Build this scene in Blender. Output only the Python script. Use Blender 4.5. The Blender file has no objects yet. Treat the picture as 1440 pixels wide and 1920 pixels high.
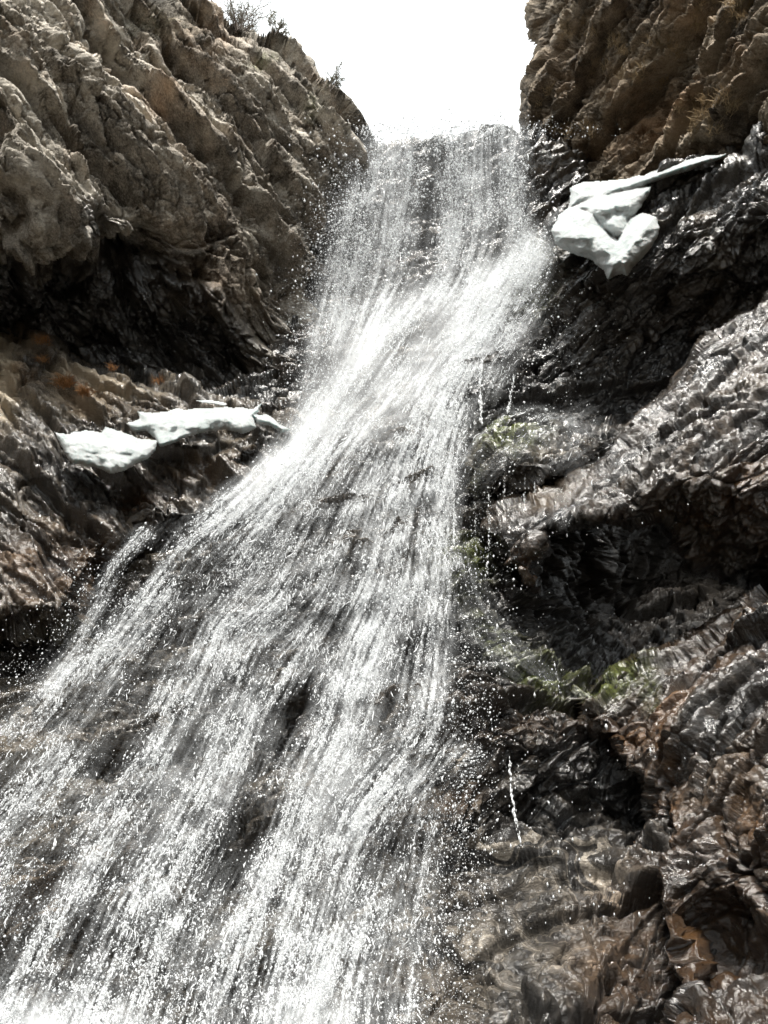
import bpy, math, random
import numpy as np
from mathutils import Vector

# ------------------------------------------------------------------ camera, sky, sun, exposure
sc = bpy.context.scene
PITCH = math.radians(25.0)
F = 1387.0                      # focal length in pixels of the 1440 x 1920 photograph
CAMZ = 1.6
cam_data = bpy.data.cameras.new("camera")
cam_data.sensor_width = 36.0
cam_data.lens = 36.0 * F / 1920.0
cam_data.clip_start = 0.05
cam_data.clip_end = 5000.0
cam = bpy.data.objects.new("camera", cam_data)
sc.collection.objects.link(cam)
cam.location = (0, 0, CAMZ)
cam.rotation_euler = (math.radians(90) + PITCH, 0, 0)
sc.camera = cam

SUN_EL, SUN_AZ = math.radians(64), math.radians(-176)     # azimuth measured from +Y towards +X
world = bpy.data.worlds.new("World")
sc.world = world
world.use_nodes = True
wn, wl = world.node_tree.nodes, world.node_tree.links
wn.clear()
sky = wn.new("ShaderNodeTexSky"); sky.sky_type = 'NISHITA'; sky.sun_disc = False
sky.sun_elevation = SUN_EL; sky.sun_rotation = SUN_AZ
tc = wn.new("ShaderNodeTexCoord")
cn = wn.new("ShaderNodeTexNoise"); cn.inputs["Scale"].default_value = 2.2; cn.inputs["Detail"].default_value = 6
wl.new(tc.outputs["Generated"], cn.inputs["Vector"])
cr = wn.new("ShaderNodeValToRGB")
cr.color_ramp.elements[0].position = 0.25; cr.color_ramp.elements[0].color = (0.80, 0.80, 0.80, 1)
cr.color_ramp.elements[1].position = 0.55; cr.color_ramp.elements[1].color = (0.97, 0.97, 0.97, 1)
wl.new(cn.outputs["Fac"], cr.inputs["Fac"])
cm = wn.new("ShaderNodeMix"); cm.data_type = 'RGBA'
wl.new(cr.outputs["Color"], cm.inputs["Factor"])
wl.new(sky.outputs["Color"], cm.inputs["A"])
cm.inputs["B"].default_value = (10.2, 10.7, 10.8, 1)          # bright cloud deck
bg = wn.new("ShaderNodeBackground"); bg.inputs["Strength"].default_value = 0.10
wl.new(cm.outputs["Result"], bg.inputs["Color"])
wo = wn.new("ShaderNodeOutputWorld"); wl.new(bg.outputs[0], wo.inputs["Surface"])

sd = bpy.data.lights.new("sun", 'SUN')
sd.energy = 4.4; sd.angle = math.radians(16); sd.color = (1.0, 0.96, 0.90)
so = bpy.data.objects.new("sun", sd)
sc.collection.objects.link(so)
sdir = Vector((math.cos(SUN_EL) * math.sin(SUN_AZ), math.cos(SUN_EL) * math.cos(SUN_AZ), math.sin(SUN_EL)))
so.rotation_euler = sdir.to_track_quat('Z', 'Y').to_euler()
so.location = (0, 0, 40)

sc.view_settings.view_transform = 'Standard'
sc.view_settings.look = 'None'
sc.view_settings.exposure = 1.1
sc.view_settings.gamma = 1.0
sc.cycles.max_bounces = 5
sc.cycles.diffuse_bounces = 3
sc.cycles.glossy_bounces = 2
sc.cycles.transmission_bounces = 3
sc.cycles.transparent_max_bounces = 20
sc.cycles.caustics_reflective = False
sc.cycles.caustics_refractive = False
sc.cycles.use_denoising = True
sc.cycles.sample_clamp_indirect = 4

# ------------------------------------------------------------------ maths helpers
f32 = np.float32
CP, SP = math.cos(PITCH), math.sin(PITCH)

def at(px, py, Y):
    """point seen at photograph pixel (px, py), Y metres in front of the camera (horizontally)"""
    px = np.asarray(px, dtype=np.float64); py = np.asarray(py, dtype=np.float64)
    u = (px - 720.0) / F; v = (960.0 - py) / F
    dy = CP - SP * v; dz = SP + CP * v
    k = Y / dy
    return np.stack([u * k, dy * k, CAMZ + dz * k], axis=-1)

def hsh(ix, iy, iz, seed):
    h = (ix.astype(np.uint32) * np.uint32(0x8da6b343)) ^ (iy.astype(np.uint32) * np.uint32(0xd8163841)) \
        ^ (iz.astype(np.uint32) * np.uint32(0xcb1ab31f)) ^ np.uint32((seed * 0x9e3779b1) & 0xffffffff)
    h ^= h >> np.uint32(15); h *= np.uint32(0x2c1b3c6d)
    h ^= h >> np.uint32(12); h *= np.uint32(0x297a2d39)
    h ^= h >> np.uint32(15)
    return h

def rnd(h, k):
    h = h ^ np.uint32((k * 0x85ebca6b) & 0xffffffff)
    h = h * np.uint32(0x7feb352d); h ^= h >> np.uint32(13)
    h = h * np.uint32(0x846ca68b); h ^= h >> np.uint32(16)
    return (h & np.uint32(0xffffff)).astype(f32) / f32(0xffffff)

def vnoise(p, seed=0):
    """value noise -1..1, p (N,3)"""
    fl = np.floor(p); i = fl.astype(np.int32); t = (p - fl).astype(f32)
    t = t * t * t * (t * (t * 6 - 15) + 10)
    out = np.zeros(len(p), dtype=f32)
    for dx in (0, 1):
        wx = t[:, 0] if dx else 1 - t[:, 0]
        for dy in (0, 1):
            wy = t[:, 1] if dy else 1 - t[:, 1]
            for dz in (0, 1):
                wz = t[:, 2] if dz else 1 - t[:, 2]
                h = hsh(i[:, 0] + dx, i[:, 1] + dy, i[:, 2] + dz, seed)
                out += wx * wy * wz * (rnd(h, 1) * 2 - 1)
    return out

def fbm(p, octv=4, seed=0, gain=0.5):
    a, s = 1.0, np.zeros(len(p), dtype=f32)
    for k in range(octv):
        s += a * vnoise(p * f32(2 ** k) + f32(k * 17.3), seed + k); a *= gain
    return s

def blocks(q, seed, grad, bias, K):
    """highest of the tilted flat-topped blocks standing round each point; flanks are steep but unbroken"""
    fl = np.floor(q); i = fl.astype(np.int32)
    best = np.full(len(q), -1.6, dtype=f32); bid = np.zeros(len(q), dtype=np.uint32)
    for dx in (-1, 0, 1):
        for dy in (-1, 0, 1):
            for dz in (-1, 0, 1):
                a, b, c = i[:, 0] + dx, i[:, 1] + dy, i[:, 2] + dz
                h = hsh(a, b, c, seed)
                vx = q[:, 0] - a - rnd(h, 1); vy = q[:, 1] - b - rnd(h, 2); vz = q[:, 2] - c - rnd(h, 3)
                val = (rnd(h, 8) - 0.5) + ((rnd(h, 5) - 0.5) * (2 * grad) + bias[0]) * vx + ((rnd(h, 6) - 0.5) * (2 * grad) + bias[1]) * vy \
                    + ((rnd(h, 7) - 0.5) * (2 * grad) + bias[2]) * vz
                val -= K * np.maximum(0, np.maximum(np.maximum(np.abs(vx), np.abs(vy)), np.abs(vz)) * 0.6 + 0.4 * np.sqrt(vx * vx + vy * vy + vz * vz) - 0.40)
                m = val > best
                best = np.where(m, val, best); bid = np.where(m, h, bid)
    return best, bid

def shards(q, seed, grad, bias):
    """broken plates: each cell is one tilted plane, with a clean step to the next"""
    fl = np.floor(q); i = fl.astype(np.int32)
    best = np.full(len(q), 1e9, dtype=f32); sec = best.copy(); bid = np.zeros(len(q), dtype=np.uint32); out = np.zeros(len(q), dtype=f32)
    for dx in (-1, 0, 1):
        for dy in (-1, 0, 1):
            for dz in (-1, 0, 1):
                a, b, c = i[:, 0] + dx, i[:, 1] + dy, i[:, 2] + dz
                h = hsh(a, b, c, seed)
                vx = q[:, 0] - a - rnd(h, 1); vy = q[:, 1] - b - rnd(h, 2); vz = q[:, 2] - c - rnd(h, 3)
                d = vx * vx + vy * vy + vz * vz
                m = d < best
                sec = np.where(m, best, np.minimum(sec, d))
                best = np.where(m, d, best); bid = np.where(m, h, bid)
                val = (rnd(h, 8) - 0.5) * 0.8 + ((rnd(h, 5) - 0.5) * (2 * grad) + bias[0]) * vx + ((rnd(h, 6) - 0.5) * (2 * grad) + bias[1]) * vy \
                    + ((rnd(h, 7) - 0.5) * (2 * grad) + bias[2]) * vz
                out = np.where(m, val, out)
    out = out - 0.5 * np.exp(-((np.sqrt(sec) - np.sqrt(best)) / 0.05) ** 2)
    return out, bid

def facets(p, scale, M, seed, bias=(0, 0, 0), grad=0.95, warp=0.16, K=6.0, mode='b'):
    """angular broken-rock relief: every cell of a warped cell pattern is one tilted plane"""
    q = (p @ M.T) * f32(1.0 / scale)
    w = np.stack([vnoise(q * f32(1.3) + f32(5), seed + 11), vnoise(q * f32(1.3) + f32(9), seed + 12),
                  vnoise(q * f32(1.3) + f32(2), seed + 13)], axis=1)
    q = (q + f32(warp) * w).astype(f32)
    if mode == 's':
        val, hid = shards(q, seed, grad * 1.3, bias)
    elif mode == 'v':
        val, hid = blocks(q, seed, grad, bias, K); val = -val - 0.3
    else:
        val, hid = blocks(q, seed, grad, bias, K)
    return val, rnd(hid, 9)

def frame(a, n, stretch=(0.4, 1.0, 0.8)):
    """lineation a, outward n -> matrix to (along, across, out), scaled"""
    a = np.array(a, float); a /= np.linalg.norm(a)
    n = np.array(n, float); n -= a * (a @ n); n /= np.linalg.norm(n)
    b = np.cross(n, a)
    if b[2] < 0: b = -b
    return np.array([a * stretch[0], b * stretch[1], n * stretch[2]], dtype=f32)

def tps(pts):
    P = np.array(pts, float); X = P[:, :2] / 500.0; n = len(P)
    def U(r2): return np.where(r2 > 0, r2 * np.log(np.maximum(r2, 1e-12)), 0)
    K = U(((X[:, None] - X[None]) ** 2).sum(-1)) + np.eye(n) * 0.002
    A = np.zeros((n + 3, n + 3)); A[:n, :n] = K; A[:n, n] = 1; A[:n, n + 1:] = X
    A[n, :n] = 1; A[n + 1:, :n] = X.T
    w = np.linalg.solve(A, np.concatenate([P[:, 2], np.zeros(3)]))
    def ev(x, y):
        s = np.shape(x); x = np.ravel(x) / 500.0; y = np.ravel(y) / 500.0
        o = w[n] + w[n + 1] * x + w[n + 2] * y
        for k in range(n):
            o = o + w[k] * U((x - X[k, 0]) ** 2 + (y - X[k, 1]) ** 2)
        return o.reshape(s)
    return ev

def seg_dist(px, py, ax, ay, bx, by):
    dx, dy = bx - ax, by - ay
    t = np.clip(((px - ax) * dx + (py - ay) * dy) / (dx * dx + dy * dy + 1e-9), 0, 1)
    return np.hypot(px - ax - t * dx, py - ay - t * dy), t

def sdf(px, py, poly):
    """signed distance in pixels to a polygon, positive inside"""
    d = np.full(np.shape(px), 1e9); ins = np.zeros(np.shape(px), bool)
    n = len(poly)
    for i in range(n):
        ax, ay = poly[i]; bx, by = poly[(i + 1) % n]
        dd, _ = seg_dist(px, py, ax, ay, bx, by)
        d = np.minimum(d, dd)
        if ay != by:
            c = ((ay > py) != (by > py)) & (px < (bx - ax) * (py - ay) / (by - ay) + ax)
            ins ^= c
    return np.where(ins, d, -d)

def blob(px, py, lst):
    """soft patches: (x, y, rx, ry, angle_deg, strength)"""
    o = np.zeros(np.shape(px))
    for x, y, rx, ry, an, s in lst:
        c, sn = math.cos(math.radians(an)), math.sin(math.radians(an))
        u = ((px - x) * c + (py - y) * sn) / rx; v = (-(px - x) * sn + (py - y) * c) / ry
        o = o + s * np.exp(-(u * u + v * v))
    return o

# ------------------------------------------------------------------ object helpers
def tag(o, label=None, cat=None, group=None, kind=None):
    if label: o["label"] = label
    if cat: o["category"] = cat
    if group: o["group"] = group
    if kind: o["kind"] = kind
    return o

def mesh_obj(name, V, Fc, mat, parent=None, smooth=True, attrs=None):
    """V (n,3), Fc (m,k) int array with k = 3 or 4"""
    me = bpy.data.meshes.new(name)
    V = np.ascontiguousarray(V, dtype=np.float32); Fc = np.ascontiguousarray(Fc, dtype=np.int32)
    m, k = Fc.shape
    me.vertices.add(len(V)); me.vertices.foreach_set("co", V.ravel())
    me.loops.add(m * k); me.loops.foreach_set("vertex_index", Fc.ravel())
    me.polygons.add(m)
    me.polygons.foreach_set("loop_start", np.arange(0, m * k, k, dtype=np.int32))
    me.polygons.foreach_set("loop_total", np.full(m, k, dtype=np.int32))
    me.polygons.foreach_set("use_smooth", np.full(m, smooth, dtype=bool))
    me.update(calc_edges=True)
    for an, av in (attrs or {}).items():
        a = me.attributes.new(an, 'FLOAT', 'POINT'); a.data.foreach_set("value", np.ascontiguousarray(av, dtype=np.float32))
    me.materials.append(mat)
    o = bpy.data.objects.new(name, me)
    sc.collection.objects.link(o)
    if parent: o.parent = parent
    return o

# ------------------------------------------------------------------ materials
class NT:
    def __init__(s, name):
        s.m = bpy.data.materials.new(name); s.m.use_nodes = True
        s.t = s.m.node_tree; s.t.nodes.clear()
        s.out = s.t.nodes.new("ShaderNodeOutputMaterial")
    def n(s, typ, **kw):
        nd = s.t.nodes.new(typ)
        for k, v in kw.items(): setattr(nd, k, v)
        return nd
    def put(s, sock, v):
        if isinstance(v, bpy.types.NodeSocket): s.t.links.new(v, sock)
        else: sock.default_value = v
    def attr(s, name): return s.n("ShaderNodeAttribute", attribute_name=name).outputs["Fac"]
    def math(s, op, a, b=0.0, c=0.0, clamp=False):
        nd = s.n("ShaderNodeMath", operation=op); nd.use_clamp = clamp
        s.put(nd.inputs[0], a); s.put(nd.inputs[1], b); s.put(nd.inputs[2], c)
        return nd.outputs[0]
    def mix(s, f, a, b, mode='MIX'):
        nd = s.n("ShaderNodeMix", data_type='RGBA', blend_type=mode)
        s.put(nd.inputs["Factor"], f); s.put(nd.inputs["A"], a); s.put(nd.inputs["B"], b)
        return nd.outputs["Result"]
    def noise(s, vec, scale, detail=5, rough=0.6, dist=0.0):
        nd = s.n("ShaderNodeTexNoise"); s.put(nd.inputs["Vector"], vec)
        nd.inputs["Scale"].default_value = scale; nd.inputs["Detail"].default_value = detail
        nd.inputs["Roughness"].default_value = rough; nd.inputs["Distortion"].default_value = dist
        return nd.outputs["Fac"]
    def rng(s, v, a, b, c=0.0, d=1.0):
        nd = s.n("ShaderNodeMapRange"); s.put(nd.inputs[0], v)
        for i, q in enumerate((a, b, c, d)): s.put(nd.inputs[i + 1], q)
        return nd.outputs[0]
    def ramp(s, f, stops):
        nd = s.n("ShaderNodeValToRGB"); s.put(nd.inputs[0], f)
        e = nd.color_ramp.elements
        e[0].position, e[0].color = stops[0][0], (*stops[0][1], 1)
        e[1].position, e[1].color = stops[-1][0], (*stops[-1][1], 1)
        for p, c in stops[1:-1]:
            q = e.new(p); q.color = (*c, 1)
        return nd.outputs[0]

def rock_material(name, dark, mid, pale, rot, fine=1.0):
    k = NT(name)
    co = k.n("ShaderNodeTexCoord").outputs["Object"]
    mp = k.n("ShaderNodeMapping"); k.put(mp.inputs["Vector"], co)
    mp.inputs["Rotation"].default_value = rot; mp.inputs["Scale"].default_value = (0.35, 1.0, 1.0)
    al = mp.outputs[0]
    tone = k.attr("tone"); wet = k.attr("wet"); moss = k.attr("moss"); iron = k.attr("iron"); band = k.attr("band"); pal = k.attr("pale")
    n1 = k.noise(al, 1.1, 7, 0.62, 0.4)
    n2 = k.noise(al, 9.0 * fine, 6, 0.7)
    n3 = k.noise(co, 45.0 * fine, 4, 0.7)
    v = k.math('MULTIPLY_ADD', n1, 0.85, k.math('MULTIPLY_ADD', n2, 0.55, -0.22))
    v = k.math('ADD', v, k.math('MULTIPLY_ADD', tone, 0.42, -0.26))
    v = k.math('ADD', v, k.math('MULTIPLY_ADD', n3, 0.70, -0.35))
    v = k.math('ADD', v, k.math('MULTIPLY', pal, 0.45))
    col = k.ramp(v, [(0.27, dark), (0.47, mid), (0.62, tuple((a + b) / 2 for a, b in zip(mid, pale))), (0.82, pale)])
    # rusty weathering in patches
    rust = k.rng(k.noise(co, 0.9, 6, 0.7), 0.52, 0.72, 0.0, 0.30)
    col = k.mix(rust, col, k.mix(1.0, col, (1.25, 0.86, 0.58, 1), 'MULTIPLY'))
    # folded gneiss bands
    nn = k.n("ShaderNodeTexNoise"); k.put(nn.inputs["Vector"], co); nn.inputs["Scale"].default_value = 0.85; nn.inputs["Detail"].default_value = 2.5; nn.inputs["Roughness"].default_value = 0.5
    ns = k.n("ShaderNodeVectorMath", operation='SCALE'); k.put(ns.inputs[0], nn.outputs["Color"]); ns.inputs["Scale"].default_value = 2.2
    wd = k.n("ShaderNodeVectorMath", operation='ADD'); k.put(wd.inputs[0], co); k.put(wd.inputs[1], ns.outputs[0])
    dp = k.n("ShaderNodeVectorMath", operation='DOT_PRODUCT'); k.put(dp.inputs[0], wd.outputs[0]); dp.inputs[1].default_value = (0.55, -0.2, 0.81)
    wv = k.n("ShaderNodeTexNoise", noise_dimensions='1D'); k.put(wv.inputs["W"], dp.outputs["Value"])      # bands of uneven width
    wv.inputs["Scale"].default_value = 7.0; wv.inputs["Detail"].default_value = 4; wv.inputs["Roughness"].default_value = 0.7
    bcol = k.ramp(wv.outputs["Fac"], [(0.40, (0.03, 0.027, 0.024)), (0.50, (0.09, 0.08, 0.066)), (0.56, (0.28, 0.245, 0.20)), (0.62, (0.72, 0.64, 0.53))])
    bcol = k.mix(0.8, bcol, k.mix(1.0, bcol, k.ramp(n2, [(0.38, (0.25, 0.25, 0.25)), (0.58, (1.3, 1.3, 1.3))]), 'MULTIPLY'))
    col = k.mix(k.math('MULTIPLY', band, k.rng(n1, 0.36, 0.56, 0.15, 1.0), clamp=True), col, bcol)
    # iron staining
    icol = k.mix(1.0, k.mix(0.5, col, (0.20, 0.19, 0.18, 1)), (1.5, 0.84, 0.34, 1), 'MULTIPLY')
    ifac = k.math('MULTIPLY', iron, k.rng(n1, 0.34, 0.56, 0.15, 1.0), clamp=True)
    col = k.mix(ifac, col, icol)
    # wet rock is darker
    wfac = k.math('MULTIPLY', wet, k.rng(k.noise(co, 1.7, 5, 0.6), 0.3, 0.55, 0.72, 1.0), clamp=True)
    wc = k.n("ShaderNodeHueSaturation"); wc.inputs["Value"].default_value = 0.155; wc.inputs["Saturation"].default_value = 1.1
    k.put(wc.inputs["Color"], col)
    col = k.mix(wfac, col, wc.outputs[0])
    # moss
    mfac = k.math('MULTIPLY', moss, k.rng(k.noise(co, 7.0, 6, 0.75), 0.38, 0.58), clamp=True)
    mcol = k.ramp(n3, [(0.3, (0.03, 0.04, 0.008)), (0.7, (0.15, 0.17, 0.03))])
    col = k.mix(mfac, col, mcol)
    rough = k.rng(wfac, 0.0, 1.0, 0.88, 0.27)
    rough = k.math('ADD', rough, k.rng(n2, 0.3, 0.7, -0.10, 0.16), clamp=True)
    rough = k.math('MAXIMUM', rough, k.math('MULTIPLY', mfac, 0.9))
    bs = k.n("ShaderNodeBsdfPrincipled")
    k.put(bs.inputs["Base Color"], col); k.put(bs.inputs["Roughness"], rough)
    k.put(bs.inputs["Specular IOR Level"], k.rng(wfac, 0, 1, 0.35, 0.30))
    k.put(bs.inputs["Coat Weight"], k.math('MULTIPLY', wfac, k.rng(k.noise(co, 2.6, 6, 0.7), 0.36, 0.56, 0.25, 1.0)))
    k.put(bs.inputs["Coat Roughness"], k.rng(n2, 0.35, 0.65, 0.07, 0.22)); bs.inputs["Coat IOR"].default_value = 1.8
    # small broken relief
    h = k.math('MULTIPLY_ADD', k.noise(al, 30.0 * fine, 6, 0.74), 1.3, k.math('MULTIPLY', k.noise(co, 9.0 * fine, 3, 0.6), 0.7))
    for vs, vw, rnd_ in ((7.0, 1.6, 1.0), (21.0, 1.0, 1.0)):
        vs = vs * fine
        wn_ = k.n("ShaderNodeTexNoise"); k.put(wn_.inputs["Vector"], al); wn_.inputs["Scale"].default_value = vs * 0.9; wn_.inputs["Detail"].default_value = 2
        sc_ = k.n("ShaderNodeVectorMath", operation='SCALE'); k.put(sc_.inputs[0], wn_.outputs["Color"]); sc_.inputs["Scale"].default_value = 0.9 / vs
        ad_ = k.n("ShaderNodeVectorMath", operation='ADD'); k.put(ad_.inputs[0], al); k.put(ad_.inputs[1], sc_.outputs[0])
        vo = k.n("ShaderNodeTexVoronoi", feature='F1', distance='CHEBYCHEV'); k.put(vo.inputs["Vector"], ad_.outputs[0]); vo.inputs["Scale"].default_value = vs
        tilt = k.n("ShaderNodeVectorMath", operation='DOT_PRODUCT')
        rv = k.n("ShaderNodeVectorMath", operation='SUBTRACT'); k.put(rv.inputs[0], vo.outputs["Color"]); rv.inputs[1].default_value = (0.5, 0.5, 0.5)
        dv_ = k.n("ShaderNodeVectorMath", operation='SUBTRACT'); k.put(dv_.inputs[0], ad_.outputs[0]); k.put(dv_.inputs[1], vo.outputs["Position"])
        k.put(tilt.inputs[0], rv.outputs[0]); k.put(tilt.inputs[1], dv_.outputs[0])
        h = k.math('MULTIPLY_ADD', tilt.outputs["Value"], vw * vs * 1.3 / (vs / 7.0 / fine) ** 0.7, h)
    h = k.math('MULTIPLY_ADD', k.math('MULTIPLY', band, wv.outputs["Fac"]), 0.04, h)
    bp = k.n("ShaderNodeBump"); bp.inputs["Strength"].default_value = 1.0; bp.inputs["Distance"].default_value = 0.05 / fine
    k.put(bp.inputs["Height"], h)
    k.put(bs.inputs["Normal"], bp.outputs[0]); gn = k.n("ShaderNodeNewGeometry")
    vm = k.n("ShaderNodeMix", data_type='VECTOR'); vm.inputs["Factor"].default_value = 0.36
    k.put(vm.inputs[4], gn.outputs["Normal"]); k.put(vm.inputs[5], bp.outputs[0])
    vn = k.n("ShaderNodeVectorMath", operation='NORMALIZE'); k.put(vn.inputs[0], vm.outputs[1]); k.put(bs.inputs["Coat Normal"], vn.outputs[0])
    k.t.links.new(bs.outputs[0], k.out.inputs["Surface"])
    return k.m

def simple(name, col, rough=0.6, spec=0.5, var=0.0, scale=8.0, transl=0.0):
    k = NT(name)
    co = k.n("ShaderNodeTexCoord").outputs["Object"]
    c = (*col, 1)
    if var:
        c = k.mix(k.rng(k.noise(co, scale, 4, 0.6), 0.3, 0.7), tuple(x * (1 - var) for x in col) + (1,), tuple(min(1, x * (1 + var)) for x in col) + (1,))
    bs = k.n("ShaderNodeBsdfPrincipled"); k.put(bs.inputs["Base Color"], c)
    bs.inputs["Roughness"].default_value = rough; bs.inputs["Specular IOR Level"].default_value = spec
    o = bs.outputs[0]
    if transl:
        t = k.n("ShaderNodeBsdfTranslucent"); k.put(t.inputs["Color"], c)
        mx = k.n("ShaderNodeMixShader"); mx.inputs[0].default_value = transl
        k.t.links.new(o, mx.inputs[1]); k.t.links.new(t.outputs[0], mx.inputs[2]); o = mx.outputs[0]
    k.t.links.new(o, k.out.inputs["Surface"])
    return k.m

R = math.radians
M_left = rock_material("rock_dry_grey", (0.078, 0.067, 0.052), (0.305, 0.272, 0.225), (0.76, 0.70, 0.60), (0, R(45), 0), 0.5)
M_right = rock_material("rock_dry_brown", (0.058, 0.047, 0.035), (0.20, 0.162, 0.118), (0.48, 0.40, 0.30), (0, R(-40), 0), 0.55)
M_wet = rock_material("rock_wet", (0.038, 0.030, 0.022), (0.165, 0.130, 0.090), (0.54, 0.45, 0.33), (0, R(-38), 0))

# ------------------------------------------------------------------ rock masses
DM = {}                                        # nearest base depth, on a 4 px grid over the photograph
GX, GY = np.meshgrid(np.arange(-200, 1644, 4.0), np.arange(-200, 2204, 4.0))
NEAR = np.full(GX.shape, 99.0)

def soften(a, shape, n):
    a = a.reshape(shape).astype(f32)
    for _ in range(n):
        b = a.copy()
        b[1:-1] = 0.5 * a[1:-1] + 0.25 * (a[:-2] + a[2:])
        a = b.copy()
        a[:, 1:-1] = 0.5 * b[:, 1:-1] + 0.25 * (b[:, :-2] + b[:, 2:])
    return a.ravel()

def rock(name, poly, ctrl, mat, step, M, octaves, rimR=60, rimK=1.5, edge_noise=14, attr=None, seed=1,
         label='', cat='', bias=(0, 0.5, 0), smooth_amp=0.3, cleave=((1.3, 0.34), (0.45, 0.13), (0.16, 0.045)), modes='sssss', flat=None):
    ev = tps(ctrl)
    P = np.array(poly, float)
    x0, y0 = P.min(0); x1, y1 = P.max(0)
    # rows and columns closer together where the rock runs away from the viewer
    cx, cy = np.meshgrid(np.linspace(x0, x1, 60), np.linspace(y0, y1, 60))
    Pc = at(cx, cy, ev(cx, cy)); rng_ = np.linalg.norm(Pc - np.array([0, 0, CAMZ]), axis=-1)
    win = (sdf(cx, cy, poly) > 0) + 0.05
    gy_ = (np.linalg.norm(np.gradient(Pc, axis=0), axis=-1) / rng_ * win).sum(1) / win.sum(1); gx_ = (np.linalg.norm(np.gradient(Pc, axis=1), axis=-1) / rng_ * win).sum(0) / win.sum(0)
    def spread(a, b, g, n):
        g = g / g.mean() * 0.7 + 0.3; c = np.concatenate([[0], np.cumsum((g[1:] + g[:-1]) / 2)]); c /= c[-1]
        return np.interp(np.linspace(0, 1, n), c, np.linspace(a, b, len(g)))
    xs = spread(x0, x1, gx_, int((x1 - x0) / step) + 1); ys = spread(y0, y1, gy_, int((y1 - y0) / step * 1.2) + 1)
    X, Yp = np.meshgrid(xs, ys)
    H, W = X.shape
    sd0 = sdf(X, Yp, poly)
    q = np.stack([X.ravel() / 90, Yp.ravel() / 90, np.full(X.size, seed * 3.1)], 1).astype(f32)
    sd = sd0 + edge_noise * fbm(q, 4, seed + 70).reshape(H, W)
    D = ev(X, Yp)
    t = np.clip(1 - sd / rimR, 0, 1)
    Dr = D + rimK * (1 - np.sqrt(np.clip(1 - t * t, 0, 1)))
    B = at(X, Yp, D)
    Br = at(X, Yp, Dr)
    # base normals, facing the camera
    du = np.gradient(Br, axis=1); dv = np.gradient(Br, axis=0)
    Nn = np.cross(dv, du); Nn /= np.linalg.norm(Nn, axis=-1, keepdims=True) + 1e-9
    p = Br.reshape(-1, 3).astype(f32)
    # direction of relief: between the surface normal and the line back to the viewer's side, so steep flanks stay whole
    back = np.array([0, 0, CAMZ]) - Br; back /= np.linalg.norm(back, axis=-1, keepdims=True)
    Nn = Nn * np.sign((Nn * back).sum(-1, keepdims=True) + 1e-9)
    Nd = Nn * 0.65 + back * 0.35; Nd /= np.linalg.norm(Nd, axis=-1, keepdims=True)
    spc = np.maximum(np.linalg.norm(du, axis=-1), np.linalg.norm(dv, axis=-1)).ravel()
    Nn = Nd
    dsp = smooth_amp * fbm(p * f32(0.55), 3, seed)
    # cleavage: long parallel plates, each overhanging the next
    for per, amp in cleave:
        qq = (p @ M.T) / f32(per)
        ph = qq[:, 1] + 0.55 * fbm(qq * np.array([0.5, 0.5, 0.5], dtype=f32), 3, seed + 33) + 0.06 * fbm(qq * f32(3), 2, seed + 34)
        fr = ph - np.floor(ph)
        k_ = amp * (0.75 + 0.7 * vnoise(qq * np.array([0.45, 0.9, 0.5], dtype=f32), seed + 35))
        w_ = 0.06
        saw = np.where(fr < 1 - w_, 0.5 - fr / (1 - w_), -0.5 + (fr - 1 + w_) / w_)
        dsp += k_ * saw * np.clip(per / (4 * spc) - 0.3, 0, 1)
    tone = np.zeros(len(p), dtype=f32)
    for k, (scl, amp, tw) in enumerate(octaves):
        v, tn = facets(p, scl, M, seed * 10 + k, bias=bias, mode=modes[min(k, 4)])
        v = np.clip(v, -1.4, 1.4) * np.clip(scl / (2.5 * spc) - 0.4, 0, 1)
        if scl > 0.7: v = soften(v, (H, W), 1)
        dsp += amp * v
        tone += tw * tn
        p = p + (Nn.reshape(-1, 3) * (amp * 0.3 * v)[:, None]).astype(f32)
    dsp += 0.03 * fbm(p * f32(7), 4, seed + 5, 0.6) * np.clip(0.2 / (5 * spc), 0, 1)
    if flat is not None: dsp = dsp * flat(X, Yp).ravel()
    V = Br.reshape(-1, 3) + Nn.reshape(-1, 3) * dsp[:, None]
    idx = np.arange(H * W).reshape(H, W)
    ok = sd > 0
    q4 = np.stack([idx[:-1, :-1], idx[1:, :-1], idx[1:, 1:], idx[:-1, 1:]], -1)
    fm = ok[:-1, :-1] & ok[1:, :-1] & ok[1:, 1:] & ok[:-1, 1:]
    Fc = q4[fm]
    used = np.zeros(H * W, bool); used[Fc.ravel()] = True
    remap = np.cumsum(used) - 1
    A = {"wet": 0, "moss": 0, "iron": 0, "band": 0, "pale": 0}
    if attr: A.update(attr(X, Yp))
    at_ = {k: (np.zeros(H * W) + np.ravel(v) if np.ndim(v) else np.full(H * W, float(v)))[used] for k, v in A.items()}
    at_["tone"] = tone[used]
    o = mesh_obj(name, V[used], remap[Fc], mat, attrs=at_)
    tag(o, label, cat, kind="structure")
    # coarse depth for the water
    g = sdf(GX, GY, poly) > 0
    ii = np.clip(np.searchsorted(xs, GX), 0, W - 1); jj = np.clip(np.searchsorted(ys, GY), 0, H - 1)
    dd = np.minimum(V[:, 1].reshape(H, W)[jj, ii], ev(GX, GY) + 0.3)
    NEAR[g] = np.minimum(NEAR[g], dd[g])
    return o, ev

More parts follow.
